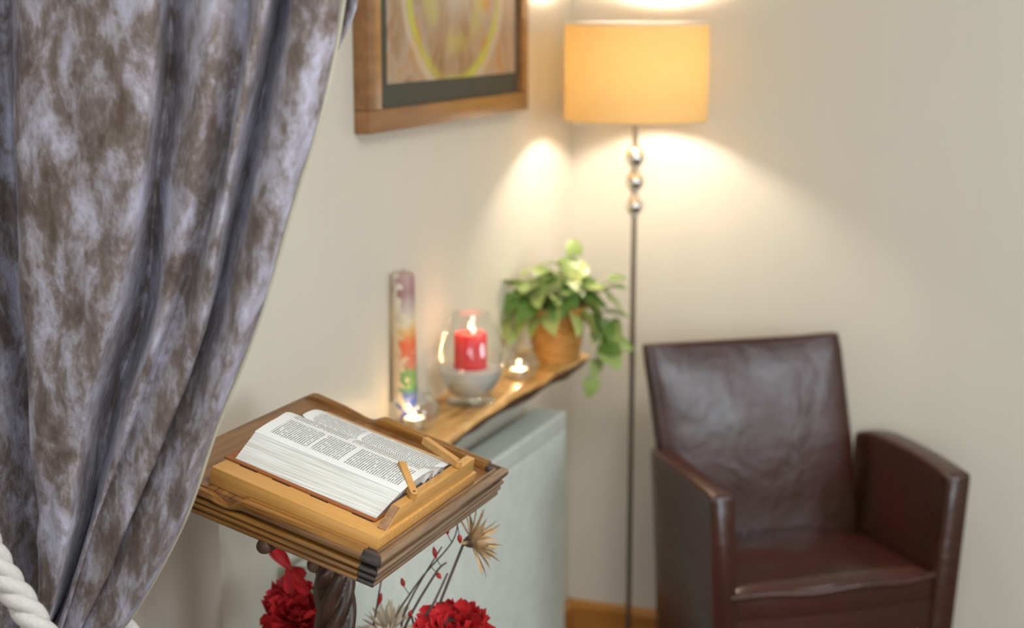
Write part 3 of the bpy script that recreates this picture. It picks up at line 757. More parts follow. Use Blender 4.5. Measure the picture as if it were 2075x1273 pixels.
# ------------------------------------------------------------------ candles and glasses on the shelf
def flame(name, x, y, z, h, parent, power):
    part('flame', lathe([(0.0004, 0), (h * 0.16, h * 0.15), (h * 0.2, h * 0.33), (h * 0.13, h * 0.62), (h * 0.04, h * 0.9), (0.0003, h)], 12, (x, y, z)), M['flame'], parent, world=True)
    d = bpy.data.lights.new('flame_light', 'POINT'); d.energy = power; d.color = (1, 0.62, 0.30); d.shadow_soft_size = h * 0.25
    o = bpy.data.objects.new('flame_light', d); COL.objects.link(o); o.parent = parent; o.location = Vector((x, y, z + h * 0.5)) - Vector(parent.location)
def glass_shell(prof, th=0.0022, seg=40):
    inner = [(max(r - th, 0.0005), z + (th if i == 0 else 0)) for i, (r, z) in enumerate(prof)]
    loop = prof + [(r, z) for r, z in reversed(inner)]
    V, F = lathe(loop, seg, caps=False); n = len(prof)
    F.append(tuple(range(seg))[::-1]); m = (len(loop) - 1) * seg; F.append(tuple(m + k for k in range(seg)))
    return V, F
def smoothprof(p, s=4): return [tuple(q) for q in catmull(p, s)]
def tealight_bowl(x, y, sc, label, power):
    g = thing('tealight_bowl', label, 'candle holder', (x, y, SZ))
    part('glass_bowl', glass_shell([(r * sc, z * sc) for r, z in smoothprof([(0.024, 0.0), (0.036, 0.008), (0.0455, 0.026), (0.0445, 0.044), (0.034, 0.062), (0.031, 0.067), (0.0345, 0.073)])]), M['glass'], g, angle=180)
    t = thing('tealight', 'lit white tealight inside ' + ('the glass bowl nearest the lectern' if sc > 0.95 else 'the small glass bowl beside the basket plant'), 'candle', (x, y, SZ + 0.0032))
    part('tealight_cup', lathe([(0.0195 * sc, 0.0), (0.0205 * sc, 0.004), (0.0205 * sc, 0.017 * sc), (0.0195 * sc, 0.017 * sc)], 28), M['foil'], t)
    part('wax', lathe([(0.0188 * sc, 0.012 * sc), (0.0188 * sc, 0.0178 * sc)], 28), M['whitewax'], t)
    part('wick', lathe([(0.0006, 0.0175 * sc), (0.0006, 0.021 * sc)], 6), M['wick'], t)
    flame('flame', x, y, SZ + 0.0032 + 0.020 * sc, 0.012, t, power)
    return g
tealight_bowl(0.060, -1.008, 1.02, 'clear round glass tealight bowl at the near end of the shelf', 0.45)
tealight_bowl(0.090, -0.552, 0.93, 'clear round glass tealight bowl beside the basket plant', 0.6)

hx, hy = 0.0790, -0.786
hur = thing('hurricane_vase', 'large egg-shaped footed glass holding sand and the red candle', 'candle holder', (hx, hy, SZ))
part('glass_body', glass_shell(smoothprof([(0.0465, 0.0), (0.048, 0.006), (0.044, 0.012), (0.043, 0.022), (0.050, 0.032), (0.0605, 0.052), (0.0645, 0.080), (0.0615, 0.115), (0.052, 0.148), (0.041, 0.172), (0.037, 0.181)])), M['glass'], hur, angle=180)
part('sand_fill', lathe(smoothprof([(0.030, 0.016), (0.0400, 0.026), (0.0470, 0.034), (0.0570, 0.052), (0.0595, 0.064), (0.0592, 0.068), (0.030, 0.071), (0.002, 0.069)], 2), 40), M['sand'], hur, angle=60)
rc = thing('red_pillar_candle', 'short red pillar candle standing in sand inside the large glass', 'candle', (hx, hy, SZ + 0.066))
part('wax_body', lathe([(0.0312, 0.0), (0.0322, 0.004), (0.0322, 0.070), (0.0308, 0.0735), (0.0270, 0.0740), (0.0250, 0.0700), (0.004, 0.069)], 40), M['redwax'], rc)
part('wick', lathe([(0.0007, 0.068), (0.0007, 0.082)], 6), M['wick'], rc)
flame('flame', hx, hy, SZ + 0.066 + 0.082, 0.015, rc, 0.45)

def deco():
    m, nt, b = new_mat('floral printed candle')
    tc = nd(nt, 'ShaderNodeTexCoord'); sp = nd(nt, 'ShaderNodeSeparateXYZ'); nt.links.new(tc.outputs['Object'], sp.inputs[0])
    zf = mth(nt, 'DIVIDE', sp.outputs[2], 0.272)
    zz = mth(nt, 'ADD', zf, mth(nt, 'MULTIPLY', mth(nt, 'SUBTRACT', noise_n(nt, coords(nt), 28, 3), 0.5), 0.12))
    flo = ramp(nt, zz, [(0.0, (0.04, 0.08, 0.30)), (0.20, (0.05, 0.10, 0.38)), (0.24, (0.10, 0.26, 0.08)), (0.36, (0.22, 0.38, 0.14)), (0.40, (0.65, 0.22, 0.14)), (0.52, (0.80, 0.16, 0.05)), (0.62, (0.75, 0.45, 0.14)), (0.68, (0.72, 0.62, 0.42)), (0.76, (0.58, 0.46, 0.40)), (0.86, (0.36, 0.20, 0.18)), (0.97, (0.46, 0.30, 0.28))])
    base = ramp(nt, zz, [(0.0, (0.60, 0.52, 0.42)), (0.5, (0.72, 0.55, 0.34)), (0.7, (0.78, 0.68, 0.48)), (1.0, (0.72, 0.64, 0.58))])
    n = noise_n(nt, coords(nt), 55, 3, 0.6, 0.6)
    # the printed spray runs up one side of the candle
    side = mth(nt, 'MULTIPLY', mth(nt, 'SUBTRACT', mth(nt, 'MULTIPLY', sp.outputs[0], 26.0), mth(nt, 'MULTIPLY', sp.outputs[1], 6.0)), 1.0)
    side = mth(nt, 'ADD', side, mth(nt, 'MULTIPLY', zf, 0.55))
    msk = mth(nt, 'GREATER_THAN', mth(nt, 'ADD', n, mth(nt, 'MULTIPLY', side, 0.35)), 0.66)
    x = nd(nt, 'ShaderNodeMix', data_type='RGBA'); nt.links.new(msk, x.inputs['Factor']); nt.links.new(base, x.inputs['A']); nt.links.new(flo, x.inputs['B'])
    nt.links.new(x.outputs['Result'], b.inputs['Base Color']); b.inputs['Roughness'].default_value = 0.4; b.inputs['Subsurface Weight'].default_value = 0.15; return m
M['deco'] = deco()
dc = thing('decorated_candle', 'tall slim cream candle printed with purple, orange and blue flowers, behind the near tealight', 'candle', (0.026, -0.975, SZ))
d_ = part('wax_body', lathe([(0.0215, 0.0), (0.0225, 0.003), (0.0215, 0.12), (0.0195, 0.262), (0.0175, 0.268), (0.010, 0.270), (0.003, 0.268)], 32), M['deco'], dc)
part('wick', lathe([(0.0007, 0.266), (0.0007, 0.276)], 6), M['wick'], dc)
dc.scale = (1.05, 1.05, 1.06)

# ------------------------------------------------------------------ basket plant
bx, by = 0.099, -0.345
bk = thing('wicker_basket', 'honey brown wicker basket pot at the far end of the shelf', 'basket', (bx, by, SZ))
def weave(r, z, a): return r + 0.0016 * sin(a * 14) * sin(z / 0.0052 * pi) + 0.0008 * sin(a * 90 + z * 700)
prof = [(0.046, 0.0)] + [(0.050 + 0.016 * (z / 0.118) ** 0.9, z) for z in [0.118 * i / 44 for i in range(45)]] + [(0.0635, 0.1205), (0.061, 0.118), (0.0595, 0.106)]
part('woven_body', lathe(prof, 84, rfun=weave), M['basket'], bk, angle=60)
pl_ = thing('pothos_plant', 'trailing variegated green pothos growing in the wicker basket', 'plant', (bx, by, SZ + 0.104))
part('soil', lathe([(0.0555, 0.0), (0.0555, 0.003), (0.03, 0.006), (0.002, 0.007)], 24, (0, 0, 0)), M['soil'], pl_)
def leafmat(name, g1, g2, cr):
    m, nt, b = new_mat(name)
    n = noise_n(nt, coords(nt, kind='Object'), 42, 3, 0.6, 0.8)
    c = ramp(nt, n, [(0.35, g1), (0.50, g2), (0.56, cr), (0.66, cr)])
    nt.links.new(c, b.inputs['Base Color']); b.inputs['Roughness'].default_value = 0.35
    b.inputs['Subsurface Weight'].default_value = 0.1; b.inputs['Transmission Weight'].default_value = 0.0; return m
LM = [leafmat('dark green leaf', (0.045, 0.10, 0.012), (0.10, 0.22, 0.03), (0.26, 0.40, 0.10)), leafmat('mid green leaf', (0.11, 0.22, 0.022), (0.26, 0.40, 0.06), (0.62, 0.68, 0.30)), leafmat('lime cream leaf', (0.22, 0.36, 0.05), (0.42, 0.50, 0.13), (0.58, 0.64, 0.32))]
def leaf_geo():
    # heart-shaped leaf, unit length along +x, folded along the midrib, drooping tip
    outline = [(0.0, 0.0), (-0.07, 0.16), (-0.02, 0.32), (0.13, 0.43), (0.36, 0.45), (0.60, 0.37), (0.83, 0.20), (1.0, 0.0)]
    mid = [(0.0), (0.02), (0.06), (0.16), (0.35), (0.57), (0.79), (1.0)]
    V = []
    def dz(x, y): return -0.30 * x * x + 0.22 * abs(y) + 0.03 * sin(x * 9) * abs(y)
    for (x, y), mx in zip(outline, mid):
        V += [Vector((x, y, dz(x, y))), Vector((mx, 0, dz(mx, 0))), Vector((x, -y, dz(x, y)))]
    F = []
    for i in range(len(outline) - 1):
        a = i * 3; F += [(a, a + 1, a + 4, a + 3), (a + 1, a + 2, a + 5, a + 4)]
    return V, F
LMESH = [mesh('leaf', leaf_geo(), m, True, 180) for m in LM]
def add_leaf(p, yaw, pitch, roll, size, kind):
    m = Matrix.Translation(p) @ Matrix.Rotation(yaw, 4, 'Z') @ Matrix.Rotation(-pitch, 4, 'Y') @ Matrix.Rotation(roll, 4, 'X') @ Matrix.Diagonal((size * 1.12, size * 1.12, size * 1.12, 1))
    place(LMESH[kind], 'leaf', pl_, m)
vines = []
# camera-facing frame: R to the right of the picture, up, and towards the viewer
Rv = Vector((0.9315, 0.3637, 0)); Tv = Vector((0.3637, -0.9315, 0))
def q3(r, z, t): return Rv * r + Vector((0, 0, z)) + Tv * t
rnd = random.Random(11)
def vine(tip, sag=0.03, n=6):
    a = Vector((tip[0] * 0.15, 0, 0)); A_ = q3(tip[0] * 0.18, 0.0, tip[2] * 0.3); B_ = q3(*tip)
    mid_ = (A_ + B_) / 2 + Vector((0, 0, sag + abs(tip[0]) * 0.25))
    pts = [A_ * (1 - t) ** 2 + mid_ * 2 * t * (1 - t) + B_ * t * t for t in [i / n for i in range(n + 1)]]
    part('vine_stem', tube(pts, 0.0012, 5), M['stem'], pl_); return pts
spec = [  # (right, up, toward, size, yaw towards picture: 0=right, 180=left, pitch, kind)
 (0.038, 0.128, 0.0, 0.040, 95, 60, 1), (0.010, 0.108, 0.01, 0.050, 175, 12, 2), (0.012, 0.100, 0.02, 0.045, 20, 30, 1),
 (-0.075, 0.085, 0.01, 0.032, 30, 35, 2), (-0.100, 0.060, 0.0, 0.046, 265, 40, 1), (-0.098, 0.045, 0.02, 0.048, 250, -60, 0),
 (-0.055, 0.055, 0.03, 0.042, 160, 30, 2), (-0.120, 0.040, 0.0, 0.036, 200, 25, 2), (-0.085, 0.018, 0.04, 0.050, 200, -30, 1),
 (-0.105, -0.010, 0.03, 0.046, 245, -50, 2), (-0.095, -0.030, 0.02, 0.040, 260, -40, 1), (-0.050, 0.020, 0.045, 0.050, 220, -20, 0),
 (-0.030, 0.045, 0.03, 0.052, 150, 20, 1), (-0.012, 0.020, 0.055, 0.055, 265, -45, 2), (-0.040, -0.002, 0.055, 0.045, 230, -35, 1),
 (0.000, 0.060, 0.02, 0.055, 100, 40, 2), (0.018, 0.048, 0.03, 0.060, 40, 10, 0), (0.040, 0.055, 0.0, 0.058, 15, 10, 0),
 (0.022, 0.075, 0.0, 0.055, 30, 20, 2), (0.050, 0.040, 0.02, 0.060, -10, -10, 0), (0.030, 0.010, 0.055, 0.055, 300, -35, 2),
 (0.055, 0.005, 0.045, 0.048, 330, -40, 2), (0.065, 0.050, 0.0, 0.055, 0, 5, 1), (0.062, 0.025, 0.03, 0.050, 340, -25, 1),
 (0.010, 0.032, 0.05, 0.050, 250, -25, 0), (-0.020, 0.070, 0.0, 0.045, 140, 50, 1), (-0.060, 0.035, 0.02, 0.046, 190, 10, 0),
 (0.075, -0.005, 0.03, 0.042, 320, -45, 1), (-0.070, 0.000, 0.045, 0.040, 215, -55, 2), (0.048, 0.085, -0.02, 0.040, 60, 40, 2),
 (0.105, 0.052, 0.0, 0.050, 330, 20, 0), (0.118, 0.072, 0.0, 0.038, 20, 15, 0), (0.108, 0.036, 0.01, 0.046, 345, -25, 1), (0.095, 0.045, 0.0, 0.034, 200, 10, 1),
 (0.100, 0.002, 0.02, 0.058, 335, 10, 0), (0.098, -0.010, 0.02, 0.055, 300, -30, 0), (0.088, 0.000, 0.02, 0.042, 220, -20, 2), (0.120, -0.018, 0.01, 0.046, 290, -50, 1),
 (0.098, -0.066, 0.02, 0.064, 340, 5, 0), (0.104, -0.074, 0.02, 0.056, 310, -30, 1), (0.094, -0.084, 0.02, 0.046, 355, -20, 0),
 (0.086, -0.104, 0.01, 0.040, 280, -75, 2), (0.078, -0.148, 0.0, 0.042, 270, -80, 1), (0.088, -0.030, 0.01, 0.036, 260, -60, 2)]
base_yaw = math.atan2(Rv.y, Rv.x)
for i, (r, z, t, s, yw, pt, k) in enumerate(spec):
    if i % 3 == 0 and z > -0.02: vine((r, z, t))
    add_leaf(q3(r, z, t), base_yaw + radians(-yw if False else yw), radians(pt), rnd.uniform(-0.9, 0.9), s, k)
for i in range(42):
    a = rnd.uniform(0, 2 * pi); rr = rnd.uniform(0.01, 0.075); z = rnd.uniform(0.01, 0.085) * (1 - rr * 5) + 0.012
    p = Vector((rr * cos(a), rr * sin(a), z))
    if bx + p.x < 0.03: continue
    add_leaf(p, a + rnd.uniform(-0.6, 0.6), rnd.uniform(-0.5, 0.7), rnd.uniform(-0.8, 0.8), rnd.uniform(0.030, 0.048), rnd.choice((0, 0, 1, 1, 2)))
tr = [q3(*p) for p in ((0.04, 0.02, 0.0), (0.07, 0.05, 0.0), (0.092, 0.04, 0.01), (0.095, 0.0, 0.02), (0.092, -0.05, 0.02), (0.088, -0.10, 0.012), (0.078, -0.150, 0.0))]
part('vine_stem', tube(catmull([tuple(p) for p in tr], 4), 0.0013, 6), M['stem'], pl_)
tr = [q3(*p) for p in ((0.05, 0.02, 0.0), (0.085, 0.055, 0.0), (0.118, 0.07, 0.0))]
part('vine_stem', tube(catmull([tuple(p) for p in tr], 4), 0.0012, 6), M['stem'], pl_)

# ------------------------------------------------------------------ armchair
CA = radians(37.5); CS = Vector((cos(CA), sin(CA), 0)); CF = Vector((sin(CA), -cos(CA), 0))
CO = Vector((0.615, -0.32, 0)) + CS * 0.012
chair = thing('leather_armchair', 'oxblood brown leather tub armchair in the corner beside the floor lamp', 'armchair', tuple(CO), CA)
def c3(s, f, z): return Vector((s, -f, z))
def rounded_sweep(stations, rad, nseg=4):
    """stations: (outer point s,f ; inner point s,f ; z0 ; z1 ; bottom outer, bottom inner) -> closed rounded box sections"""
    V = []; n = None
    for st in stations:
        ob, ib, it, ot = st   # four corner points, Vectors
        cs = [ob, ib, it, ot]; ring = []
        for k in range(4):
            p = cs[k]; a = cs[k - 1]; b = cs[(k + 1) % 4]
            ra = min(rad, (a - p).length * 0.45); rb = min(rad, (b - p).length * 0.45)
            pa = p + (a - p).normalized() * ra; pb = p + (b - p).normalized() * rb
            for i in range(nseg + 1):
                t = i / nseg; ring.append(pa * (1 - t) ** 2 + p * 2 * t * (1 - t) + pb * t * t)
        n = len(ring); V += ring
    F = grid_faces(n, len(stations), True); m = (len(stations) - 1) * n
    F.append(tuple(range(n))[::-1]); F.append(tuple(m + i for i in range(n)))
    return V, F
ZB = 0.20
def arm(sg):
    # (f, outer top s, thickness, z top, outer bottom s)
    base = [(-0.150, 0.262, 0.040, 0.672, 0.238), (-0.120, 0.278, 0.052, 0.680, 0.244), (-0.075, 0.286, 0.056, 0.684, 0.248), (-0.02, 0.288, 0.054, 0.684, 0.250), (0.05, 0.288, 0.052, 0.683, 0.252), (0.12, 0.286, 0.052, 0.680, 0.254), (0.175, 0.284, 0.054, 0.676, 0.256), (0.205, 0.283, 0.055, 0.673, 0.256), (0.213, 0.282, 0.053, 0.671, 0.255), (0.217, 0.278, 0.045, 0.666, 0.251)]
    sts = []
    for f, so_, th, zt, sb in catmull(base, 2):
        o = 0.004 if f > 0.214 else 0
        sts.append([c3(sg * sb, f - 0.01, ZB + o), c3(sg * (sb - th * 1.0), f - 0.01, ZB + o), c3(sg * (so_ - th), f, zt - 0.002), c3(sg * so_, f, zt)])
    return rounded_sweep(sts, 0.014)
part('armrest', arm(-1), M['leather'], chair, angle=60)
part('armrest', ([v + c3(0.008 + 0.010 * max(0.0, min(1.0, (-v.y + 0.15) / 0.36)), 0, 0) for v in arm(1)[0]], arm(1)[1]), M['leather'], chair, angle=60)
def backrest():
    sts = []
    N = 16
    for i in range(N + 1):
        x = -1 + 2 * i / N
        edge = abs(x) ** 6
        zt = 0.886 + 0.014 * (x * x) * 0.6 - 0.004 * edge
        hw_t, hw_b = 0.231, 0.222
        bul = 0.010 * (1 - x * x)
        st, sb = x * hw_t - 0.022, x * hw_b
        curve = 0.010 * x * x       # back wraps forward slightly at the sides
        ft, fb = -0.165 + curve, -0.098 + curve
        th = 0.050 - 0.010 * edge
        sts.append([c3(sb * 1.0, fb - 0.075, ZB), c3(sb, fb, ZB + 0.0), c3(st, ft + 0.0, zt), c3(st, ft - th, zt)])
    # subdivide vertically for a bulged front
    V, F = rounded_sweep(sts, 0.011)
    return V, F
def backrest_grid():
    # explicit front / back grid with rounded rim
    V = []; NX, NZ = 22, 22; rows = []
    loop_n = None
    for j in range(NZ + 1):
        t = j / NZ; z = ZB + (0.896 - ZB) * t
        hw = 0.226 + (0.234 - 0.226) * t if t > 0.6 else 0.222 + 0.004 * t / 0.6
        cs = 0.0 - 0.006 - 0.038 * max(0, (t - 0.45) / 0.55)
        tt = max(0, (z - 0.45) / 0.446)
        ff = -0.098 - 0.067 * tt ** 1.15
        th = 0.060 - 0.014 * tt
        rr = 0.012
        ring = []
        # superellipse-ish section in plan
        for k in range(56):
            a = 2 * pi * k / 56; ca, sa = cos(a), sin(a)
            e = 0.22 if True else 1
            x = hw * math.copysign(abs(ca) ** e, ca); y = (th / 2) * math.copysign(abs(sa) ** 0.45, sa)
            bul = 0.012 * (1 - (x / hw) ** 2) * (1 if sa > 0 else 0.0) * sin(pi * min(1, max(0, (t - 0.35) / 0.65)))
            ring.append((x + cs, ff - th / 2 + y + bul + 0.012 * (x / hw) ** 2))
        zc = z + (0.0 if j < NZ else 0)
        top_round = 1.0
        if t > 0.965: top_round = 0.86
        for x, f in ring:
            fc = ff - th / 2
            V.append(c3(cs + (x - cs) * (1 - (1 - top_round) * 0.06), fc + (f - fc) * top_round, zc - 0.010 * (1 - ((x - cs) / hw) ** 2) * t ** 6))
    F = grid_faces(56, NZ + 1, True); m = NZ * 56
    F.append(tuple(range(56))[::-1]); F.append(tuple(m + i for i in range(56)))
    return V, F
part('backrest', backrest_grid(), M['leather'], chair, angle=50)
def cushion():
    V = []; NX, NY = 24, 20
    def top(x, y):      # x,y in -1..1 ; y=1 front
        e = max(abs(x), abs(y))
        return 0.462 + 0.018 * (1 - x * x) * (1 - y * y * 0.5) - 0.010 * max(0, e - 0.9) * 10 * 0.8 + 0.004 * noise.noise(Vector((x * 2, y * 2, 1)))
    for j in range(NY + 1):
        y = -1 + 2 * j / NY
        for i in range(NX + 1):
            x = -1 + 2 * i / NX
            f = 0.045 + 0.160 * y + (0.016 * (1 - x * x) if y > 0 else 0) * max(0, y)
            V.append(c3(x * (0.226 + 0.006 * y), f, top(x, y)))
    n = (NX + 1) * (NY + 1)
    for j in range(NY + 1):
        y = -1 + 2 * j / NY
        for i in range(NX + 1):
            x = -1 + 2 * i / NX
            f = 0.045 + 0.160 * y + (0.016 * (1 - x * x) if y > 0 else 0) * max(0, y)
            V.append(c3(x * (0.226 + 0.006 * y), f, 0.40))
    F = grid_faces(NX + 1, NY + 1); F2 = [tuple(i + n for i in f)[::-1] for f in F]
    W1 = NX + 1; S_ = []
    for i in range(NX):
        S_.append((i, i + n, i + 1 + n, i + 1)); b = NY * W1; S_.append((b + i, b + i + 1, b + i + 1 + n, b + i + n))
    for j in range(NY):
        a = j * W1; S_.append((a, a + W1, a + W1 + n, a + n)); a += NX; S_.append((a, a + n, a + W1 + n, a + W1))
    return V, F + F2 + S_
part('seat_cushion', bev(cushion(), 0.006, 2), M['leather'], chair, angle=70)
# front roll (piping) and apron below the seat
pts = [c3(x * 0.229, 0.206 + 0.015 * (1 - x * x), 0.452 + 0.003 * sin(x * 7)) for x in [-1 + 2 * i / 24 for i in range(25)]]
part('seat_piping', tube(pts, 0.0085, 12), M['leather'], chair, angle=80)
V = []; NX = 20
for z, off in ((0.448, 0.0), (0.40, 0.006), (0.33, 0.004), (ZB, -0.004)):
    for i in range(NX + 1):
        x = -1 + 2 * i / NX; V.append(c3(x * 0.236, 0.196 + off + 0.014 * (1 - x * x), z))
for z in (0.448, 0.40, 0.33, ZB):
    for i in range(NX + 1):
        x = -1 + 2 * i / NX; V.append(c3(x * 0.236, 0.15, z))
F = grid_faces(NX + 1, 4); nA = 4 * (NX + 1); F += [tuple(k + nA for k in f)[::-1] for f in grid_faces(NX + 1, 4)]
for i in range(NX): F += [(i, i + 1, nA + i + 1, nA + i), (3 * (NX + 1) + i + 1, 3 * (NX + 1) + i, nA + 3 * (NX + 1) + i, nA + 3 * (NX + 1) + i + 1)]
part('apron', (V, F), M['leather'], chair, angle=60)
for s, f in ((-0.215, 0.17), (0.215, 0.17), (-0.205, -0.12), (0.205, -0.12)):
    g = hexa([c3(s - 0.014, f + 0.014, 0), c3(s + 0.014, f + 0.014, 0), c3(s + 0.014, f - 0.014, 0), c3(s - 0.014, f - 0.014, 0), c3(s - 0.021, f + 0.021, ZB), c3(s + 0.021, f + 0.021, ZB), c3(s + 0.021, f - 0.021, ZB), c3(s - 0.021, f - 0.021, ZB)])
    part('leg', bev(g, 0.003), M['legwood'], chair)

# ------------------------------------------------------------------ flowers in a vase behind the lectern
VX, VY = 0.265, -1.565
part_v = thing('vase', 'tall dark vase holding the red and dried flowers behind the lectern', 'vase', (VX, VY, 0))
part('vase_body', lathe(smoothprof([(0.055, 0.0), (0.058, 0.02), (0.045, 0.12), (0.050, 0.30), (0.062, 0.45), (0.050, 0.56), (0.040, 0.60), (0.046, 0.625)]), 40), M['vase'], part_v, angle=60)
def petal_geo(l, wd, cup=0.35, ruff=0.06, tip=0.5, nx=5, ny=5, curl=0.0):
    V = []
    for i in range(nx):
        t = i / (nx - 1); ww = wd * 0.5 * ((0.12 + t) ** 0.55) * max(0.0, 1 - t ** (7 - 5 * tip)) ** 0.5 if i < nx - 1 else wd * (0.24 if tip < 0.5 else 0.06)
        for j in range(ny):
            s = -1 + 2 * j / (ny - 1)
            V.append(Vector((l * t + ruff * l * (abs(s) < 0.9) * (i == nx - 1) * (j % 2), ww * s, l * (cup * t * t - curl * t ** 3) + ww * 0.6 * s * s + ruff * l * t * sin(s * 7 + t * 3))))
    return V, grid_faces(ny, nx)
def orient(p, dirv, roll=0.0):
    d = Vector(dirv).normalized(); return Matrix.Translation(p) @ d.to_track_quat('Z', 'Y').to_matrix().to_4x4() @ Matrix.Rotation(roll, 4, 'Z')
RP1 = mesh('petal', petal_geo(0.034, 0.030, 0.5, 0.09, 0.1, 6, 7), M['red'], True, 180)
RP2 = mesh('petal', petal_geo(0.024, 0.020, 0.7, 0.10, 0.1, 5, 7), M['red'], True, 180)
def red_flower(loc, axis, sc, label, rings, seed):
    rn = random.Random(seed)
    t = thing('red_flower', label, 'flower', tuple(loc))
    part('stem', tube([tuple(Vector((VX, VY, 0.60)) - Vector(loc) + Vector((rn.uniform(-.02, .02), rn.uniform(-.02, .02), -0.05))), tuple(Vector(axis).normalized() * -0.05), (0, 0, 0)], 0.0022, 6), M['stem'], t)
    O = orient((0, 0, 0), axis)
    for n, el, me, s in rings:
        for k in range(n):
            a = 2 * pi * (k + rn.uniform(-0.25, 0.25)) / n + el
            m = O @ Matrix.Rotation(a, 4, 'Z') @ Matrix.Translation((0.003, 0, 0.0)) @ Matrix.Rotation(-radians(el + rn.uniform(-9, 9)), 4, 'Y') @ Matrix.Rotation(rn.uniform(-0.25, 0.25), 4, 'X') @ Matrix.Diagonal((sc * s * rn.uniform(0.88, 1.1),) * 3 + (1,))
            place(me, 'petal', t, m)
    for k in range(5):
        a = 2 * pi * k / 5; v = O @ Vector((0.004 * cos(a), 0.004 * sin(a), 0.012 * sc))
        part('stamen', lathe([(0.0008, 0), (0.0022, 0.002), (0.0022, 0.004), (0.0006, 0.006)], 6, tuple(v)), M['yellow'], t)
    return t
R5 = [(11, 5, RP1, 1.5), (11, 22, RP1, 1.35), (10, 40, RP1, 1.1), (9, 56, RP2, 1.2), (7, 72, RP2, 1.0)]
red_flower((0.136, -1.590, 0.708), (0.25, -0.75, 0.75), 0.98, 'full red peony-like flower left of the twisted post', R5, 3)
red_flower((0.392, -1.585, 0.707), (0.15, -0.55, 0.95), 1.05, 'full red peony-like flower right of the lectern, before the radiator', R5, 5)
# single loose red bloom seen between tray and post
t = thing('red_flower', 'small drooping red bloom just under the lectern tray beside the post', 'flower', (0.128, -1.60, 0.790))
part('stem', tube([tuple(Vector((VX, VY, 0.56)) - Vector(t.location)), (0.06, 0.01, -0.07), (0.015, 0.005, -0.012), (0, 0, 0)], 0.002, 6), M['stem'], t)
for (px_, pz_, dx, dz, l, wd) in ((0.0, 0.0, -0.65, 0.76, 1.15, 0.95), (-0.008, 0.004, -0.3, 0.9, 0.9, 0.8), (0.0, 0.002, 0.62, -0.78, 1.35, 0.75), (0.004, 0.0, 0.85, -0.25, 0.8, 0.6), (-0.003, -0.002, 0.2, -0.95, 0.9, 0.75), (0.028, -0.035, 0.5, 0.85, 0.75, 0.5)):
    X_ = Vector((dx, 0.12, dz)).normalized(); Z_ = Vector((0.25, -0.9, 0.3)); Z_ = (Z_ - X_ * Z_.dot(X_)).normalized(); Y_ = Z_.cross(X_)
    m = Matrix(((X_.x * l, Y_.x * wd, Z_.x, px_), (X_.y * l, Y_.y * wd, Z_.y, 0), (X_.z * l, Y_.z * wd, Z_.z, pz_), (0, 0, 0, 1)))
    place(RP1, 'petal', t, m)
BR = mesh('bract', petal_geo(0.045, 0.0090, 0.12, 0.0, 0.9, 5, 3, 0.1), M['straw'], True, 180)
BRW = mesh('bract', petal_geo(0.040, 0.0085, 0.25, 0.0, 0.9, 5, 3, 0.1), M['cream'], True, 180)
def daisy(name, loc, axis, label, me, n, els, sc, seed, stemto, centre):
    rn = random.Random(seed); t = thing(name, label, 'flower', tuple(loc)); O = orient((0, 0, 0), axis)
    part('stem', tube([tuple(Vector(stemto) - Vector(loc)), tuple((Vector(stemto) - Vector(loc)) * 0.45 + Vector((0.004, 0, -0.01))), tuple(Vector(axis).normalized() * -0.012)], 0.0021, 6), M['twig'], t)
    part('flower_centre', xf(lathe([(0.004, -0.012), (0.008, -0.006), (0.010, 0.0), (0.007, 0.005), (0.001, 0.007)], 12), O), centre, t)
    for el in els:
        for k in range(n):
            a = 2 * pi * (k + rn.uniform(-0.3, 0.3)) / n
            m = O @ Matrix.Rotation(a, 4, 'Z') @ Matrix.Translation((0.006, 0, 0)) @ Matrix.Rotation(-radians(el + rn.uniform(-13, 13)), 4, 'Y') @ Matrix.Rotation(rn.uniform(-0.8, 0.8), 4, 'X') @ Matrix.Diagonal((sc * rn.uniform(0.75, 1.12),) * 3 + (1,))
            place(me, 'petal', t, m)
    return t
daisy('dried_flower', (0.416, -1.585, 0.862), (0.80, 0.10, 0.25), 'straw-coloured dried daisy leaning out under the lectern corner', BR, 15, (8, 35, 60), 1.0, 2, (0.275, -1.57, 0.62), M['twig'])
daisy('cream_flower', (0.288, -1.60, 0.712), (0.05, -0.45, 0.90), 'cream spiky chrysanthemum right beside the twisted post', BRW, 17, (12, 38, 62), 1.05, 4, (0.268, -1.57, 0.60), M['cream'])
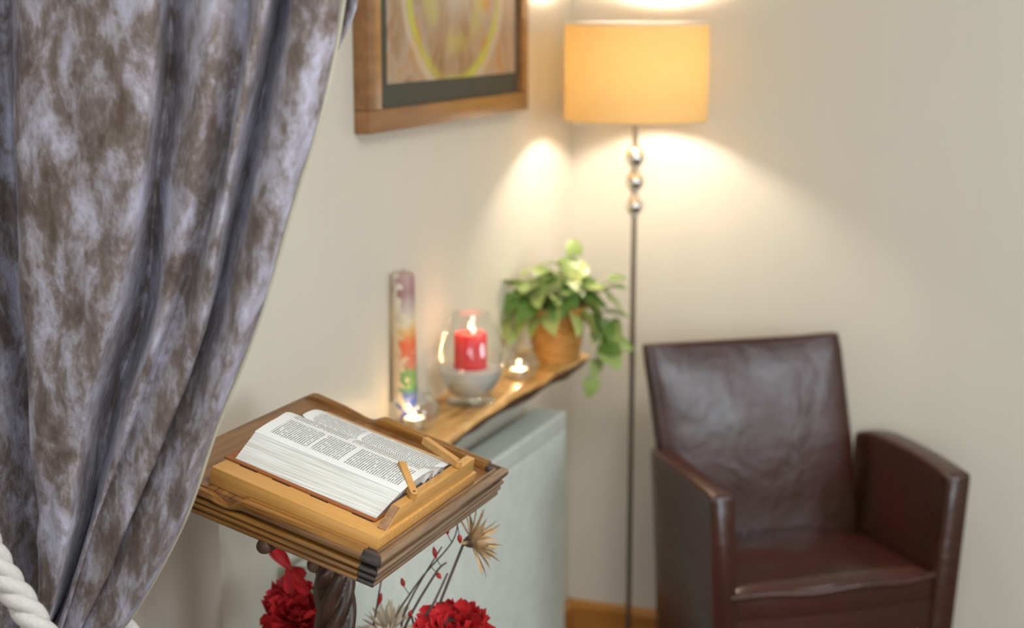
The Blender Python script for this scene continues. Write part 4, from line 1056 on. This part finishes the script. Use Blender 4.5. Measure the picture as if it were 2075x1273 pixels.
# budded twigs and bare stems
def twig(pts, r0, label, buds=(), nm='budded_twig', cat='twig'):
    P0 = Vector((VX, VY, 0.6)); t = thing(nm, label, cat, tuple(P0))
    path = catmull([tuple(Vector(p) - P0) for p in pts], 5); n = len(path)
    part('stem', tube(path, [r0 * (1 - 0.55 * i / (n - 1)) for i in range(n)], 6), M['twig'], t)
    for (f, sx, sz, ln) in buds:
        p = Vector(path[int(f * (n - 1))]); q = Vector((sx * 0.012, -0.003, sz * 0.012)); e = p + q
        part('bud_stalk', tube([p, e], 0.0007, 5), M['twig'], t)
        part('bud', xf(lathe([(0.0006, 0), (0.0032, ln * 0.25), (0.0038, ln * 0.5), (0.0022, ln * 0.8), (0.0003, ln)], 8), orient(e, (sx * 0.5, 0.0, sz))), M['redbud'], t)
    return t
twig([(0.260, -1.565, 0.55), (0.285, -1.59, 0.70), (0.335, -1.60, 0.79), (0.392, -1.60, 0.862), (0.402, -1.60, 0.90)], 0.0018, 'thin curved twig with red buds, uppermost of the twigs', [(0.45, -0.6, 1, 0.014), (0.62, 0.8, -0.5, 0.012), (0.75, -0.4, 1, 0.013), (0.93, 0.3, -1, 0.015)])
twig([(0.262, -1.56, 0.55), (0.300, -1.585, 0.70), (0.320, -1.59, 0.76), (0.372, -1.59, 0.85)], 0.0022, 'bare grey stem rising behind the cream flower', [])
twig([(0.270, -1.57, 0.55), (0.31, -1.60, 0.705), (0.368, -1.61, 0.812), (0.388, -1.61, 0.835)], 0.0026, 'thick brown stem with one red bud near its tip', [(0.85, -0.5, 1.0, 0.018), (0.45, 0.5, 1.0, 0.012)])
twig([(0.255, -1.565, 0.55), (0.262, -1.60, 0.68), (0.278, -1.61, 0.76), (0.292, -1.61, 0.83)], 0.0024, 'upright twig with a red bud against the radiator, closest to the post', [(0.62, 0.5, 1.0, 0.020), (0.80, 0.3, 1.0, 0.010)])
t = twig([(0.275, -1.56, 0.55), (0.335, -1.60, 0.715), (0.362, -1.60, 0.765), (0.385, -1.60, 0.815)], 0.0030, 'dark stem with a pointed brown leaf above the right red flower', [], 'dark_stem', 'stem')
for p, yw, pt, s in (((0.350, -1.60, 0.735), 0.3, 0.1, 0.045), ((0.335, -1.60, 0.712), 2.6, 0.9, 0.035)):
    V, F = petal_geo(1.0, 0.35, 0.1, 0.0, 0.6, 6, 3)
    place(mesh('leaf', (V, F), M['darkleaf'], True, 180), 'leaf', t, Matrix.Translation(Vector(p) - Vector(t.location)) @ Matrix.Rotation(yw, 4, 'Z') @ Matrix.Rotation(-pt, 4, 'Y') @ Matrix.Rotation(1.1, 4, 'X') @ Matrix.Diagonal((s, s, s, 1)))
